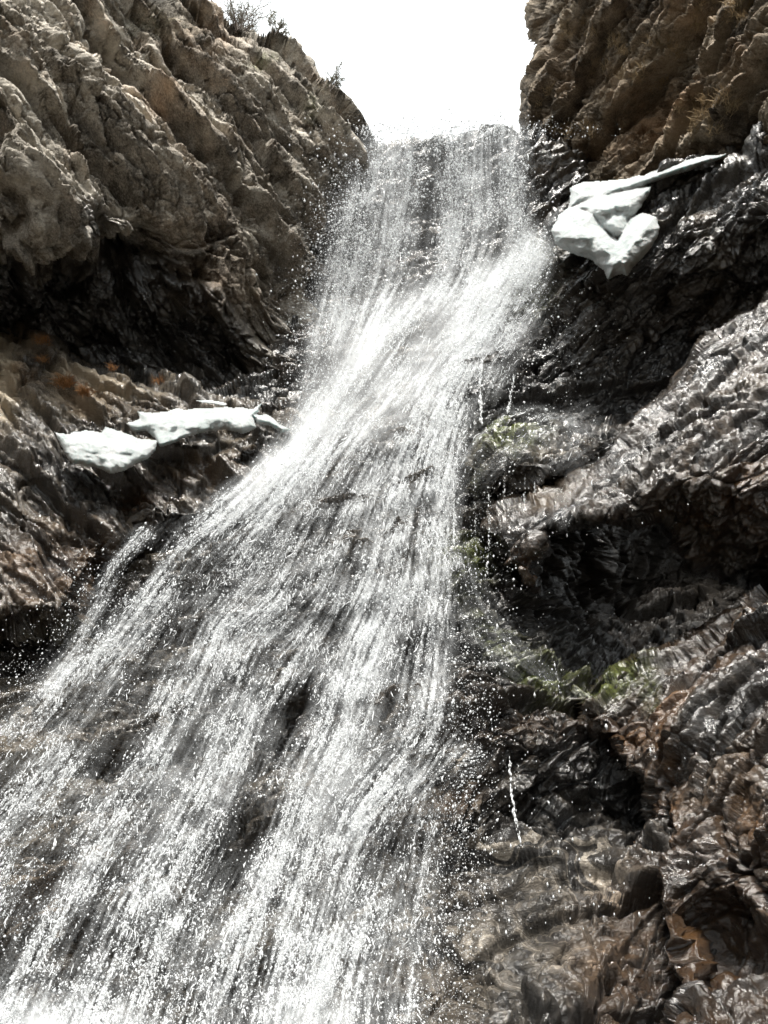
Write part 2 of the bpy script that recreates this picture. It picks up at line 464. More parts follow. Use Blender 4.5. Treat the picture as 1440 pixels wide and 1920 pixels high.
MLc = frame((0.68, 0.15, -0.72), (0.35, -0.9, -0.1), (0.27, 1.0, 0.8))
MRc = frame((0.75, -0.2, 0.62), (-0.3, -0.9, -0.1), (0.36, 1.0, 0.8))
MBc = frame((0.75, -0.2, 0.60), (0.0, -0.85, 0.5), (0.40, 1.0, 0.8))
OCTS = [(1.8, 0.10, 0.1), (0.85, 0.15, 0.3), (0.42, 0.12, 0.3), (0.21, 0.065, 0.2), (0.10, 0.032, 0.2)]
OCT = [(3.6, 0.34, 0.1), (1.6, 0.30, 0.25), (0.80, 0.22, 0.3), (0.42, 0.15, 0.25), (0.22, 0.085, 0.2), (0.12, 0.05, 0.15)]
OCTN = [(2.2, 0.22, 0.1), (1.0, 0.19, 0.3), (0.48, 0.13, 0.3), (0.24, 0.07, 0.2), (0.12, 0.036, 0.2)]

# --- bed of the fall, cave and folded rock at the foot
def bed_attr(x, y):
    moss = blob(x, y, [(870, 1060, 40, 60, 60, 1.3), (1020, 1270, 60, 25, 30, 1.4), (1000, 540, 70, 60, 0, 0.8), (930, 1180, 60, 25, 45, .8)])
    iron = blob(x, y, [(1150, 1330, 120, 60, 0, 0.7), (960, 1350, 120, 60, 0, .35), (840, 1510, 70, 25, -30, .8), (1200, 1850, 100, 140, 0, 1.1), (60, 1700, 150, 60, -30, .4)])
    band = blob(x, y, [(900, 1800, 190, 150, 0, 1.3), (1080, 1700, 120, 120, 0, 1.1), (840, 1450, 90, 70, 0, 1.0), (1000, 1600, 200, 90, 0, .5)])
    pale = blob(x, y, [(0, 1345, 50, 14, 0, 1.2), (900, 1590, 30, 20, 0, .8), (60, 1500, 120, 90, 0, .7), (30, 1680, 80, 60, 0, .8), (600, 1780, 70, 60, 0, .7), (890, 1450, 120, 50, -20, .5), (900, 1800, 150, 130, 0, .25)])
    cave = blob(x, y, [(1200, 1110, 170, 110, 0, 1.3), (1380, 1100, 120, 90, 0, 1.0), (920, 1580, 60, 90, 0, .35)])  # painted shade: darkens rock colour and cuts sheen inside cave and recess
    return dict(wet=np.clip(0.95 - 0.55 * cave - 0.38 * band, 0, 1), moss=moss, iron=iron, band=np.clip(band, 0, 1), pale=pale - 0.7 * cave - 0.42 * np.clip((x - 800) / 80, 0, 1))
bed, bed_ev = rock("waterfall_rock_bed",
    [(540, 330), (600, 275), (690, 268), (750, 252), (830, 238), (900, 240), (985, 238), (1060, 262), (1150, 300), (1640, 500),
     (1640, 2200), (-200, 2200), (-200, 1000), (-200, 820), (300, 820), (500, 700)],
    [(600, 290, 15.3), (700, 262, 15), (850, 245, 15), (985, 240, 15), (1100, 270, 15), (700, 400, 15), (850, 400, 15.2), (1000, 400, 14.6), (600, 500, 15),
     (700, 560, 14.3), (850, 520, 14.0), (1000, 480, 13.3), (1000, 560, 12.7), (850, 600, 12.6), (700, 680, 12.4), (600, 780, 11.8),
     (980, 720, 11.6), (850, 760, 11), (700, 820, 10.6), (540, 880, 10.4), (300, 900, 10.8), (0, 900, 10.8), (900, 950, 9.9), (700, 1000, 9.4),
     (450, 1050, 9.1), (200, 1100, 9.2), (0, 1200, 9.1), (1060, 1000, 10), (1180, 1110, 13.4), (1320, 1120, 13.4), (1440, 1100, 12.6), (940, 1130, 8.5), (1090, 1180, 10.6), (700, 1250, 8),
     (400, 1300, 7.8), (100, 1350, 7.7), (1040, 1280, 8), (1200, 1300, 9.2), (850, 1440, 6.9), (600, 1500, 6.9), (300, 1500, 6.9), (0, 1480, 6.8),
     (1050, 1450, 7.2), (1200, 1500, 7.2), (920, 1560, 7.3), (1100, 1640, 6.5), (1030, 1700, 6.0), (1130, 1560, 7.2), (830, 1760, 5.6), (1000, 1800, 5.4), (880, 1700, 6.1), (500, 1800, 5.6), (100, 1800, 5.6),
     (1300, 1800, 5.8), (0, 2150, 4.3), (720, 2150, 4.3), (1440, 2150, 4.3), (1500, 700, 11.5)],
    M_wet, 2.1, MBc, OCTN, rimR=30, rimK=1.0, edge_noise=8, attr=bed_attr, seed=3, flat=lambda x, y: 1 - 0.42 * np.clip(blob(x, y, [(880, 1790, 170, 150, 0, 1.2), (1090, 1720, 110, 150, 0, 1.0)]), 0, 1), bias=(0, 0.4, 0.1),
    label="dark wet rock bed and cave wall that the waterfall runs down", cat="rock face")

# --- upper left dry cliff with an undercut whose shade is painted into the colour
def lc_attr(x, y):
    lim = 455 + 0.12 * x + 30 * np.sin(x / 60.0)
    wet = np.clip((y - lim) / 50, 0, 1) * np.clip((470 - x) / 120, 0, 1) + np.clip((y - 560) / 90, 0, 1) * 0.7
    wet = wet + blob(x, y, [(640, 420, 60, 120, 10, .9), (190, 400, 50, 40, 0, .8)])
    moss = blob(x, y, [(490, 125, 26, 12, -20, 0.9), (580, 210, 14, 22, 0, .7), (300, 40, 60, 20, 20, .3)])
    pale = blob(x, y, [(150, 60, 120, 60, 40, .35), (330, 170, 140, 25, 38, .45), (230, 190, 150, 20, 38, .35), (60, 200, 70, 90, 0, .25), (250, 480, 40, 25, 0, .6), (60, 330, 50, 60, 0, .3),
        (560, 320, 60, 60, 0, .3), (590, 440, 40, 25, 0, .4), (570, 620, 30, 80, 0, .3)]) - 0.45 * np.clip((y - 430) / 60, 0, 1) * np.clip((500 - x) / 80, 0, 1)  # last term paints the undercut's shade into the rock colour
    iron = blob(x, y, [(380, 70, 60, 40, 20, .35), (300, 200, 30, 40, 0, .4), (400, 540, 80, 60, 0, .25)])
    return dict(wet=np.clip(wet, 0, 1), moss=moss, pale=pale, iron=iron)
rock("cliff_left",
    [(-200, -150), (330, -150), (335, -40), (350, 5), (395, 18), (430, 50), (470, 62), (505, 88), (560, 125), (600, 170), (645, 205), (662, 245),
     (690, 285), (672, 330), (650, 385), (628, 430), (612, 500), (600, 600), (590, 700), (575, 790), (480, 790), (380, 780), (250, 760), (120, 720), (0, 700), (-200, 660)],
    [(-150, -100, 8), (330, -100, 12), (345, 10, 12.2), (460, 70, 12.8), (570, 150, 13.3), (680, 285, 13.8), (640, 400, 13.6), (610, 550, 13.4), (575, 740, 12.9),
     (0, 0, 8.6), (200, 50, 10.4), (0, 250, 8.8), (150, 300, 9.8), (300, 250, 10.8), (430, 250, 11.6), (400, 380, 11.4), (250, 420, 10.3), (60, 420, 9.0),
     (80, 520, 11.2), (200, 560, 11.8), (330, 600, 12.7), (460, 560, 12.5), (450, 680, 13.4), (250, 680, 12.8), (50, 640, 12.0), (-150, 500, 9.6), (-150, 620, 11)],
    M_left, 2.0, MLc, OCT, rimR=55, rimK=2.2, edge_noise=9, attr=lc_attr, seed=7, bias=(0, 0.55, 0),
    modes='sssss', cleave=((2.3, 0.60), (0.9, 0.26), (0.38, 0.12)), label="tall grey brown fractured cliff with a wet undercut darkened as shade, at the left of the fall", cat="cliff")

# --- wet ledge carrying the slabs of ice
def ll_attr(x, y):
    moss = blob(x, y, [(110, 1180, 60, 20, 0, .8)])
    pale = blob(x, y, [(5, 720, 22, 90, 0, 1.8), (155, 700, 45, 16, 10, 1.7), (250, 715, 55, 14, 10, 1.7), (130, 760, 60, 30, 0, .9), (70, 1110, 60, 30, 0, .4), (440, 780, 120, 40, 10, .15), (370, 900, 70, 30, -20, .3), (60, 660, 30, 14, 0, .7), (250, 1010, 50, 20, -20, .4)])
    iron = blob(x, y, [(100, 1060, 140, 90, 0, .65), (260, 920, 40, 25, 0, 1.0), (380, 880, 80, 30, 0, .4), (150, 740, 50, 30, 0, .25)])
    wet = 0.85 - blob(x, y, [(140, 720, 120, 50, 10, .7), (0, 720, 40, 90, 0, .9), (430, 790, 160, 30, 10, .2)])
    return dict(wet=np.clip(wet, 0, 1), moss=moss, pale=pale, iron=iron)
rock("ledge_left",
    [(-200, 590), (0, 618), (100, 640), (200, 672), (300, 700), (400, 728), (480, 745), (560, 775), (600, 800), (560, 880), (480, 950), (380, 985), (290, 1000), (230, 1030),
     (190, 1090), (130, 1165), (40, 1175), (-60, 1180), (-200, 1190)],
    [(-100, 600, 11.2), (0, 630, 11.3), (200, 690, 11.5), (400, 740, 11.8), (580, 790, 11.6), (100, 760, 10.2), (300, 790, 10.6), (480, 820, 10.6), (0, 850, 8.9), (200, 880, 9.2),
     (400, 900, 9.6), (520, 900, 9.9), (0, 1000, 8.1), (200, 1000, 8.5), (350, 980, 8.9), (50, 1120, 7.8), (150, 1120, 8.1), (-150, 1150, 7.2), (-150, 850, 8.2)],
    M_wet, 2.1, MLc, OCTN, rimR=45, rimK=1.0, edge_noise=10, attr=ll_attr, seed=12, bias=(0, 0.3, 0.1), smooth_amp=0.2,
    label="wet brown rock ledge under the two slabs of ice", cat="rock ledge")

# --- upper right dry cliff
def rc_attr(x, y):
    wet = np.clip((y - 350) / 60, 0, 1)
    pale = blob(x, y, [(1250, 110, 140, 50, -30, .35), (1400, 160, 60, 30, -20, .5), (1270, 260, 80, 20, 0, .5), (1380, 20, 60, 30, -20, .3)])
    iron = blob(x, y, [(1250, 210, 90, 40, -20, .5), (1080, 130, 60, 60, 0, .2), (1300, 30, 90, 30, 0, .2), (1120, 280, 80, 20, 0, .2)])
    return dict(wet=wet, pale=pale, iron=iron)
rock("cliff_right",
    [(1015, -150), (1005, -60), (1003, 30), (1022, 88), (1008, 120), (990, 160), (986, 235), (1000, 300), (1060, 380), (1300, 450), (1640, 450), (1640, -150)],
    [(1010, -100, 12.6), (1010, 40, 13.0), (1000, 130, 13.6), (990, 230, 13.9), (1060, 330, 13.6), (1200, 400, 12.6), (1440, 400, 11), (1150, 50, 11.8), (1150, 200, 12.2),
     (1300, 50, 10.6), (1300, 250, 11.3), (1440, 0, 9.4), (1440, 250, 10), (1600, 0, 8), (1600, 300, 8.8), (1230, 210, 12.1)],
    M_right, 2.0, MRc, OCT, rimR=50, rimK=2.0, edge_noise=8, attr=rc_attr, seed=21, bias=(0, 0.5, 0),
    modes='sssss', cleave=((2.0, 0.5), (0.8, 0.2), (0.35, 0.09)), label="brown dry cliff with tufts of dead grass, at the right of the fall", cat="cliff")

# --- wet black block beside the lip of the fall
rock("lip_rock",
    [(982, 245), (1000, 236), (1050, 250), (1090, 262), (1108, 300), (1120, 345), (1075, 365), (1060, 420), (1010, 450), (985, 430), (975, 330)],
    [(990, 250, 13.4), (1100, 270, 13.1), (1000, 350, 13.3), (1090, 340, 12.9), (1000, 430, 13.1), (1060, 400, 12.9), (1040, 300, 13.0)],
    M_wet, 2.0, MRc, OCTN, rimR=22, rimK=0.9, edge_noise=5, attr=lambda x, y: dict(wet=1.0, pale=blob(x, y, [(1045, 320, 40, 12, 0, .8)])), seed=25, bias=(0, 0.5, 0), smooth_amp=0.12,
    label="black wet block of rock beside the lip of the waterfall", cat="rock")

# --- dark wet face under the right ice
def rm_attr(x, y):
    pale = blob(x, y, [(1380, 620, 60, 40, -35, .3), (1080, 560, 60, 40, 0, .25)]) - 0.12
    moss = blob(x, y, [(1010, 490, 30, 30, 0, 1.1), (1000, 560, 30, 40, 0, .8)])
    return dict(wet=1.0, pale=pale, moss=moss, iron=blob(x, y, [(1300, 640, 90, 40, -30, .4)]))
rock("wet_face_right",
    [(1030, 420), (1065, 385), (1100, 352), (1220, 345), (1290, 322), (1370, 292), (1440, 268), (1640, 200), (1640, 620), (1440, 640), (1330, 740), (1220, 830),
     (1100, 830), (1000, 810), (975, 700), (960, 620), (990, 540), (1010, 470)],
    [(1040, 420, 12.3), (1100, 360, 12.0), (1300, 330, 10.8), (1440, 280, 9.8), (1600, 230, 8.4), (1100, 470, 11.4), (1250, 460, 10.4), (1440, 400, 9.3), (1600, 380, 8.2),
     (1000, 560, 12.2), (1120, 600, 11.3), (1200, 540, 11.0), (1330, 560, 11.2), (1440, 500, 10.6), (1000, 740, 11.6), (1120, 740, 12.0), (1250, 680, 12.0), (1400, 620, 11.6), (1600, 560, 10)],
    M_wet, 2.0, MRc, OCTN, rimR=45, rimK=1.4, edge_noise=10, attr=rm_attr, seed=31, bias=(0, 0.55, 0), smooth_amp=0.35,
    label="black wet rock face overhanging below the ice on the right", cat="rock face")

# --- mossy bulge that the side trickle runs over
rock("mossy_boulder",
    [(846, 905), (862, 868), (900, 815), (935, 785), (975, 772), (1040, 782), (1110, 786), (1175, 800), (1195, 850), (1160, 900), (1090, 960), (1010, 1010), (930, 1040), (880, 1110), (850, 1060), (845, 960)],
    [(930, 800, 9.9), (1000, 785, 10.2), (1160, 810, 10.2), (870, 880, 9.5), (960, 850, 8.5), (1080, 860, 8.8), (900, 960, 9.5), (1000, 960, 9.8), (1100, 920, 9.9), (880, 1080, 9.3)],
    M_wet, 2.0, MBc, OCTS, rimR=40, rimK=1.0, edge_noise=7,
    attr=lambda x, y: dict(wet=1.0, moss=blob(x, y, [(945, 805, 60, 26, 0, 2.2), (980, 960, 30, 14, 0, 1), (880, 900, 20, 50, 20, .4)]), pale=blob(x, y, [(1050, 840, 60, 12, 0, .7), (920, 830, 70, 25, -30, .3)])),
    seed=35, bias=(0, 0.3, 0.2), smooth_amp=0.1, cleave=((0.45, 0.06), (0.16, 0.03)),
    label="rounded wet boulder capped with green moss beside the main fall", cat="boulder")

# --- diagonal slab over the cave
def rs_attr(x, y):
    pale = blob(x, y, [(1330, 760, 150, 45, -38, .15), (1200, 870, 110, 30, -35, .15), (1060, 920, 90, 20, -35, .1), (1400, 640, 70, 25, -38, .2), (1010, 935, 25, 10, 0, .8), (930, 970, 50, 18, -20, .4)])
    iron = blob(x, y, [(1390, 970, 70, 60, 40, 1.0), (1280, 990, 150, 60, -10, .5), (980, 1040, 30, 60, -20, 1.0), (1400, 840, 50, 60, 0, .6), (1000, 1100, 40, 40, 0, .6)])
    return dict(wet=1.0, pale=pale - 0.12, iron=iron + 0.25)
rock("slab_right",
    [(1640, 400), (1440, 558), (1380, 600), (1310, 655), (1240, 720), (1185, 775), (1170, 830), (1110, 885), (1050, 925), (1000, 928), (950, 945), (900, 990), (925, 1050), (960, 1110), (1010, 1130),
     (1030, 1090), (1035, 1010), (1080, 1000), (1160, 990), (1240, 990), (1330, 1070), (1400, 1120), (1480, 1110), (1640, 1060)],
    [(1600, 430, 8.4), (1440, 570, 9.2), (1300, 670, 9.3), (1200, 780, 9.0), (1120, 880, 8.7), (1000, 935, 8.6), (915, 985, 8.5), (960, 1080, 8.3), (1440, 700, 7.6), (1300, 820, 7.4),
     (1200, 920, 7.6), (1080, 970, 8.0), (1320, 930, 7.2), (1440, 860, 6.9), (1260, 1000, 8.3), (1380, 1060, 8.0), (1440, 1000, 7.2), (1600, 800, 6.4), (1600, 1000, 6.6)],
    M_wet, 2.0, MRc, [(1.8, 0.10, 0.1), (0.95, 0.16, 0.25), (0.48, 0.11, 0.3), (0.25, 0.05, 0.25), (0.12, 0.018, 0.2)], rimR=35, rimK=1.3, edge_noise=9, attr=rs_attr, seed=41, bias=(0, 0.5, 0), smooth_amp=0.12, cleave=((1.3, 0.16), (0.45, 0.10), (0.16, 0.04)),
    label="glistening diagonal rock slab roofing the dark cave on the right", cat="rock slab")

# --- brown shining rock at the lower right
def rb_attr(x, y):
    iron = 0.55 + blob(x, y, [(1250, 1620, 70, 140, 0, 1.1), (1330, 1850, 150, 90, 0, 1.2), (1420, 1560, 50, 60, 0, 1.0), (1300, 1290, 150, 40, -30, .7), (1400, 1720, 80, 90, 0, .9), (1180, 1400, 80, 60, 0, .7)])
    moss = blob(x, y, [(1140, 1265, 60, 28, -30, 1.7), (1210, 1270, 14, 40, 10, .7)])
    pale = blob(x, y, [(1350, 1450, 110, 110, 0, .5), (1260, 1350, 80, 60, 0, .4), (1400, 1130, 60, 60, -30, .4), (1180, 1380, 20, 30, 0, .5)])
    return dict(wet=1.0, iron=iron, moss=moss, pale=pale - 0.22)
rock("brown_rock_right",
    [(1640, 960), (1440, 1085), (1390, 1110), (1330, 1150), (1260, 1200), (1180, 1225), (1110, 1262), (1072, 1300), (1085, 1360), (1140, 1420), (1195, 1480), (1215, 1560), (1205, 1640),
     (1210, 1720), (1235, 1800), (1260, 1880), (1270, 2200), (1640, 2200)],
    [(1440, 1100, 7.3), (1300, 1180, 7.5), (1150, 1250, 7.6), (1080, 1310, 7.5), (1150, 1400, 7.0), (1300, 1300, 6.5), (1440, 1250, 6.1), (1230, 1500, 6.3), (1330, 1480, 5.7), (1440, 1420, 5.3),
     (1250, 1640, 5.6), (1350, 1640, 5.3), (1440, 1600, 5.0), (1250, 1780, 5.3), (1340, 1780, 5.5), (1440, 1760, 5.0), (1320, 1880, 4.8), (1300, 2150, 4.0), (1600, 2150, 3.8), (1600, 1500, 4.6), (1600, 1100, 6.2)],
    M_wet, 2.0, MRc, [(1.8, 0.10, 0.1), (1.0, 0.19, 0.25), (0.50, 0.14, 0.3), (0.25, 0.06, 0.25), (0.12, 0.020, 0.2)], rimR=40, rimK=1.3, edge_noise=9, attr=rb_attr, seed=52, bias=(0, 0.45, 0), smooth_amp=0.12, cleave=((1.3, 0.16), (0.45, 0.10), (0.16, 0.04)),
    label="rusty brown glistening rock buttress at the lower right", cat="rock buttress")

# --- ground: stony floor of the gorge, out to the horizon
gx = np.concatenate([-np.geomspace(3000, 12, 12), np.linspace(-10, 10, 121), np.geomspace(12, 3000, 12)])
gy = np.concatenate([-np.geomspace(3000, 12, 12), np.linspace(-10, 6, 97), np.geomspace(8, 3000, 12)])
gX, gYY = np.meshgrid(gx, gy)
gp = np.stack([gX.ravel(), gYY.ravel(), np.zeros(gX.size)], 1).astype(f32)
gz = 0.12 * fbm(gp * f32(1.5), 4, 90) - 0.1
idx = np.arange(gX.size).reshape(gX.shape)
gF = np.stack([idx[:-1, :-1], idx[:-1, 1:], idx[1:, 1:], idx[1:, :-1]], -1).reshape(-1, 4)
gp[:, 2] = gz
zz = np.zeros(len(gp))
tag(mesh_obj("ground", gp, gF, M_wet, attrs=dict(wet=zz + .5, moss=zz, iron=zz, band=zz, pale=zz, tone=zz + .5)),
    "stony floor of the gorge in front of the waterfall", "ground", kind="structure")

# --- unseen walls past the viewer, added to cut light from the sides and behind
def gorge_light_block(x0, x1, label, seed):
    ys = np.arange(-26, 9.5, 0.35); zs = np.arange(-0.6, 24, 0.35)
    Yg, Zg = np.meshgrid(ys, zs)
    lean = x0 + (x1 - x0) * (Yg + 26) / 35.0
    Xg = lean + np.sign(x0) * 0.12 * Zg
    p = np.stack([Xg.ravel(), Yg.ravel(), Zg.ravel()], 1).astype(f32)
    v, tn = facets(p, 2.6, MRc, seed); v2, tn2 = facets(p, 1.1, MRc, seed + 1)
    p[:, 0] += (0.7 * v + 0.35 * v2).astype(f32)
    p[:, 2] += np.where(Zg.ravel() > 22, 1.5 * vnoise(p * f32(0.4), seed), 0)
    idx = np.arange(Xg.size).reshape(Xg.shape)
    Fc = np.stack([idx[:-1, :-1], idx[1:, :-1], idx[1:, 1:], idx[:-1, 1:]], -1).reshape(-1, 4)
    z = np.zeros(len(p))
    tag(mesh_obj("gorge_light_block", p, Fc, M_left, attrs=dict(wet=z, moss=z, iron=z, band=z, pale=z, tone=tn)), label, "cliff", kind="structure")
gorge_light_block(-9.5, -7.5, "unseen grey brown gorge wall added behind the left cliff to block light", 81)
gorge_light_block(9.5, 7.0, "unseen grey brown gorge wall added behind the right cliff to block light", 85)

# ------------------------------------------------------------------ water
GXc, GYc = GX, GY
def ribbons_field(px, py, ribs):
    W = np.zeros(px.shape); FX = np.zeros(px.shape); FY = np.zeros(px.shape) + 1e-4
    for pts, w, s in ribs:
        best = np.full(px.shape, 1e9); ux = np.zeros(px.shape); uy = np.zeros(px.shape)
        for (a, b) in zip(pts[:-1], pts[1:]):
            d, t = seg_dist(px, py, a[0], a[1], b[0], b[1])
            L = math.hypot(b[0] - a[0], b[1] - a[1])
            m = d < best
            best = np.where(m, d, best); ux = np.where(m, (b[0] - a[0]) / L, ux); uy = np.where(m, (b[1] - a[1]) / L, uy)
        W = np.maximum(W, 0) + s * np.exp(-(best / w) ** 2)
        g = np.exp(-(best / (w + 45)) ** 2) * (0.2 + s)
        FX += g * ux; FY += g * uy
    n = np.hypot(FX, FY) + 1e-9
    return W, FX / n, FY / n

RIBS = [  # points, half width in photo pixels, strength
    # free fall
    ([(715, 255), (690, 350), (660, 480), (630, 620)], 38, .70),
    ([(760, 250), (745, 380), (730, 520), (700, 620)], 36, .70),
    ([(850, 238), (845, 400), (835, 540)], 32, .72),
    ([(900, 235), (900, 380), (890, 530)], 28, .65),
    ([(955, 235), (965, 380), (975, 480)], 28, .75),
    ([(650, 390), (620, 520), (595, 680), (570, 780)], 26, .22),
    # bright shelf running down to the left
    ([(1015, 462), (940, 510), (870, 555), (790, 570), (720, 610), (650, 700), (590, 780), (540, 850), (470, 920), (400, 965)], 26, .75),
    ([(1000, 500), (920, 580), (850, 680), (780, 740), (700, 780), (620, 830), (560, 880), (480, 960)], 34, .55),
    ([(960, 560), (900, 640), (850, 720), (810, 800), (760, 900)], 40, .50),
    ([(800, 600), (740, 680), (680, 760), (600, 850)], 40, .30),
    ([(1010, 500), (1000, 580), (960, 640), (920, 700)], 40, .32),
    # streams spreading down the bed
    ([(430, 960), (350, 1010), (290, 1100), (180, 1230), (90, 1320), (0, 1400), (-100, 1480)], 24, .60),
    ([(270, 1000), (215, 1060), (180, 1140), (130, 1230), (70, 1330)], 14, .55),
    ([(480, 940), (420, 1020), (330, 1100), (230, 1230), (150, 1350), (20, 1520), (-80, 1600)], 22, .40),
    ([(560, 880), (480, 1010), (400, 1180), (330, 1300), (280, 1440), (190, 1580), (110, 1720), (20, 1900)], 32, .52),
    ([(640, 850), (560, 1000), (520, 1130), (420, 1180), (370, 1330), (270, 1440)], 26, .40),
    ([(700, 860), (640, 1020), (590, 1110), (470, 1190), (430, 1340), (330, 1560), (240, 1700), (160, 1900)], 30, .42),
    ([(640, 1110), (560, 1230), (480, 1330), (440, 1430), (340, 1640), (260, 1900)], 26, .34),
    ([(760, 860), (720, 1020), (670, 1190), (620, 1350), (570, 1440), (520, 1600), (450, 1750), (390, 1920)], 34, .48),
    ([(800, 800), (780, 960), (760, 1100), (690, 1230), (640, 1400), (600, 1500), (560, 1640), (520, 1900)], 32, .42),
    ([(850, 760), (830, 900), (820, 1060), (815, 1200), (800, 1340), (760, 1430), (680, 1500), (640, 1620), (600, 1900)], 28, .44),
    ([(870, 720), (850, 860), (838, 960), (836, 1100), (825, 1250), (810, 1400)], 16, .30),
    ([(850, 1420), (760, 1450), (700, 1510), (650, 1580)], 26, .50),
    ([(780, 1460), (790, 1560), (780, 1720), (770, 1900)], 24, .26),
    ([(640, 1780), (600, 1850), (560, 1960)], 60, .55),
    ([(700, 1700), (680, 1800), (690, 1940)], 50, .30),
    ([(120, 1420), (60, 1500), (0, 1560), (-60, 1620)], 40, .40),
    ([(0, 1640), (-60, 1760)], 40, .3),
]
FILL = [(30, 1945, 210, 62, 0, 2.4), (600, 1940, 140, 60, 0, .30), (430, 1500, 420, 330, -30, .11), (560, 1150, 240, 230, -40, .15), (480, 1780, 380, 180, 0, .15), (740, 400, 110, 170, 0, .25), (880, 360, 110, 170, 0, .28),
        (690, 760, 120, 110, -40, .22), (780, 980, 70, 200, 0, .20), (870, 620, 90, 60, -30, .20), (720, 1350, 110, 260, 0, .20), (150, 1500, 130, 200, -30, .14)]
# areas where the water must not go (kept clear rock)
HOLES = [(805, 410, 24, 100, 0, .38), (800, 600, 28, 40, 30, .3), (260, 1080, 40, 26, -50, .4), (430, 1290, 26, 60, 40, .25), (230, 1420, 60, 50, -45, .15), (620, 700, 16, 30, 30, .2),
         (560, 1320, 30, 60, 30, .25), (480, 1560, 40, 90, 25, .2), (720, 1560, 36, 60, 0, .05), (730, 1320, 24, 50, 10, .25), (120, 1650, 60, 40, -40, .2), (640, 1080, 30, 40, 40, .15)]

SIDE = [([(1070, 790), (1010, 776), (950, 778), (900, 815), (866, 865), (852, 900)], 11, .35), ([(1010, 800), (960, 850), (900, 880)], 26, .12), ([(1100, 790), (1060, 850)], 30, .14),
        ([(860, 1040), (900, 1120), (960, 1210), (1030, 1275)], 18, .10), ([(850, 1120), (880, 1190), (960, 1260)], 20, .08), ([(1000, 480), (985, 560), (960, 620)], 34, .25),
        ([(852, 900), (850, 980), (853, 1060)], 9, .4), ([(1160, 880), (1080, 930), (1050, 970)], 18, .12), ([(880, 1420), (830, 1430), (790, 1460)], 20, .4)]
def water_field(px, py):
    W, FX, FY = ribbons_field(px, py, RIBS)
    W = W + blob(px, py, FILL) - blob(px, py, HOLES)
    # right limit of the fall and the lip
    lim = np.interp(py, [0, 240, 420, 470, 520, 640, 760, 900, 1100, 1300, 1420, 1480, 1600, 1920], [985, 988, 1000, 1030, 1030, 990, 930, 868, 850, 850, 870, 860, 830, 820])
    W = W * (1 / (1 + np.exp((px - lim) / 9.0)))
    liml = np.interp(py, [240, 280, 400, 500, 640, 780, 850, 960, 1000, 1120, 1300, 1400, 1920], [690, 680, 625, 600, 570, 545, 490, 370, 200, 140, 40, -60, -300])
    W = W * (1 / (1 + np.exp((liml - px) / 12.0)))
    top = 240 + 10 * np.sin(px / 23.0) + 6 * np.sin(px / 9.0 + 1)
    W = W * (1 / (1 + np.exp((top - py) / 6.0)))
    W2, SX, SY = ribbons_field(px, py, SIDE)
    k = W2 > np.maximum(W, 0.02)
    FX = np.where(k, SX, FX); FY = np.where(k, SY, FY)
    return np.clip(np.maximum(W, W2), 0, 1.3), FX, FY

def lic(shape, step, fx, fy, n, seed, sig=1.0):
    """streaks: white noise smeared along the flow (fx, fy on the same grid)"""
    r = np.random.default_rng(seed)
    N0 = r.random(shape)
    H, Wd = shape
    J, I = np.meshgrid(np.arange(H), np.arange(Wd), indexing='ij')
    acc = N0.copy()
    for sgn in (1, -1):
        x = I.astype(float); y = J.astype(float)
        for _ in range(n):
            xi = np.clip(x.astype(int), 0, Wd - 1); yi = np.clip(y.astype(int), 0, H - 1)
            x = x + sgn * fx[yi, xi]; y = y + sgn * fy[yi, xi]
            acc += N0[np.clip(np.rint(y).astype(int), 0, H - 1), np.clip(np.rint(x).astype(int), 0, Wd - 1)]
    acc = acc / (2 * n + 1)
    return (acc - acc.mean()) / acc.std()

WD, WFX, WFY = water_field(GX, GY)
_q = np.stack([GX.ravel() / 70, GY.ravel() / 70, np.zeros(GX.size)], 1).astype(f32)
STREAK = 0.55 * lic(GX.shape, 4, WFX, WFY, 14, 5) + 0.45 * lic(GX.shape, 4, WFX, WFY, 9, 6) + 0.5 * fbm(_q, 3, 77).reshape(GX.shape)
WD = np.clip(WD * np.clip(0.72 + (0.60 - 0.3 * np.clip((560 - GY) / 60, 0, 1)) * STREAK, 0.03, 2.2), 0, 1.5)
# depth of the falling water: a little in front of whatever is nearest, smoothed
free = tps([(600, 250, 13.7), (720, 250, 14.2), (850, 240, 14.2), (985, 240, 13.9), (650, 420, 13.0), (760, 420, 14.0), (850, 420, 14.1), (985, 420, 13.1), (590, 600, 12.2), (700, 560, 13.2), (850, 520, 13.2),
            (1000, 470, 12.2), (1000, 600, 11.6), (870, 620, 12.0), (700, 680, 11.7), (560, 780, 10.9), (840, 760, 10.5), (700, 820, 10.1), (500, 900, 9.3), (900, 800, 9.6), (860, 900, 9.2), (700, 1000, 9.0),
            (420, 980, 8.5), (250, 1000, 8.1), (450, 1100, 8.4), (200, 1120, 8.0), (850, 1050, 8.6), (700, 1250, 7.6), (400, 1300, 7.4), (100, 1300, 7.3), (0, 1450, 6.5), (300, 1500, 6.5), (600, 1500, 6.5),
            (830, 1440, 6.5), (820, 1600, 6.2), (500, 1800, 5.25), (100, 1800, 5.25), (800, 1800, 5.25), (0, 2150, 4.0), (720, 2150, 4.0), (1440, 2150, 4), (1200, 900, 7.5)])
for _ in range(5):
    NEAR[1:-1, 1:-1] = np.minimum(NEAR[1:-1, 1:-1], np.minimum(np.minimum(NEAR[:-2, 1:-1], NEAR[2:, 1:-1]), np.minimum(NEAR[1:-1, :-2], NEAR[1:-1, 2:])))
for _ in range(8):
    NEAR[1:-1, 1:-1] = (NEAR[1:-1, 1:-1] * 2 + NEAR[:-2, 1:-1] + NEAR[2:, 1:-1] + NEAR[1:-1, :-2] + NEAR[1:-1, 2:]) / 6
WY = np.minimum(free(GX, GY), NEAR - 0.12)
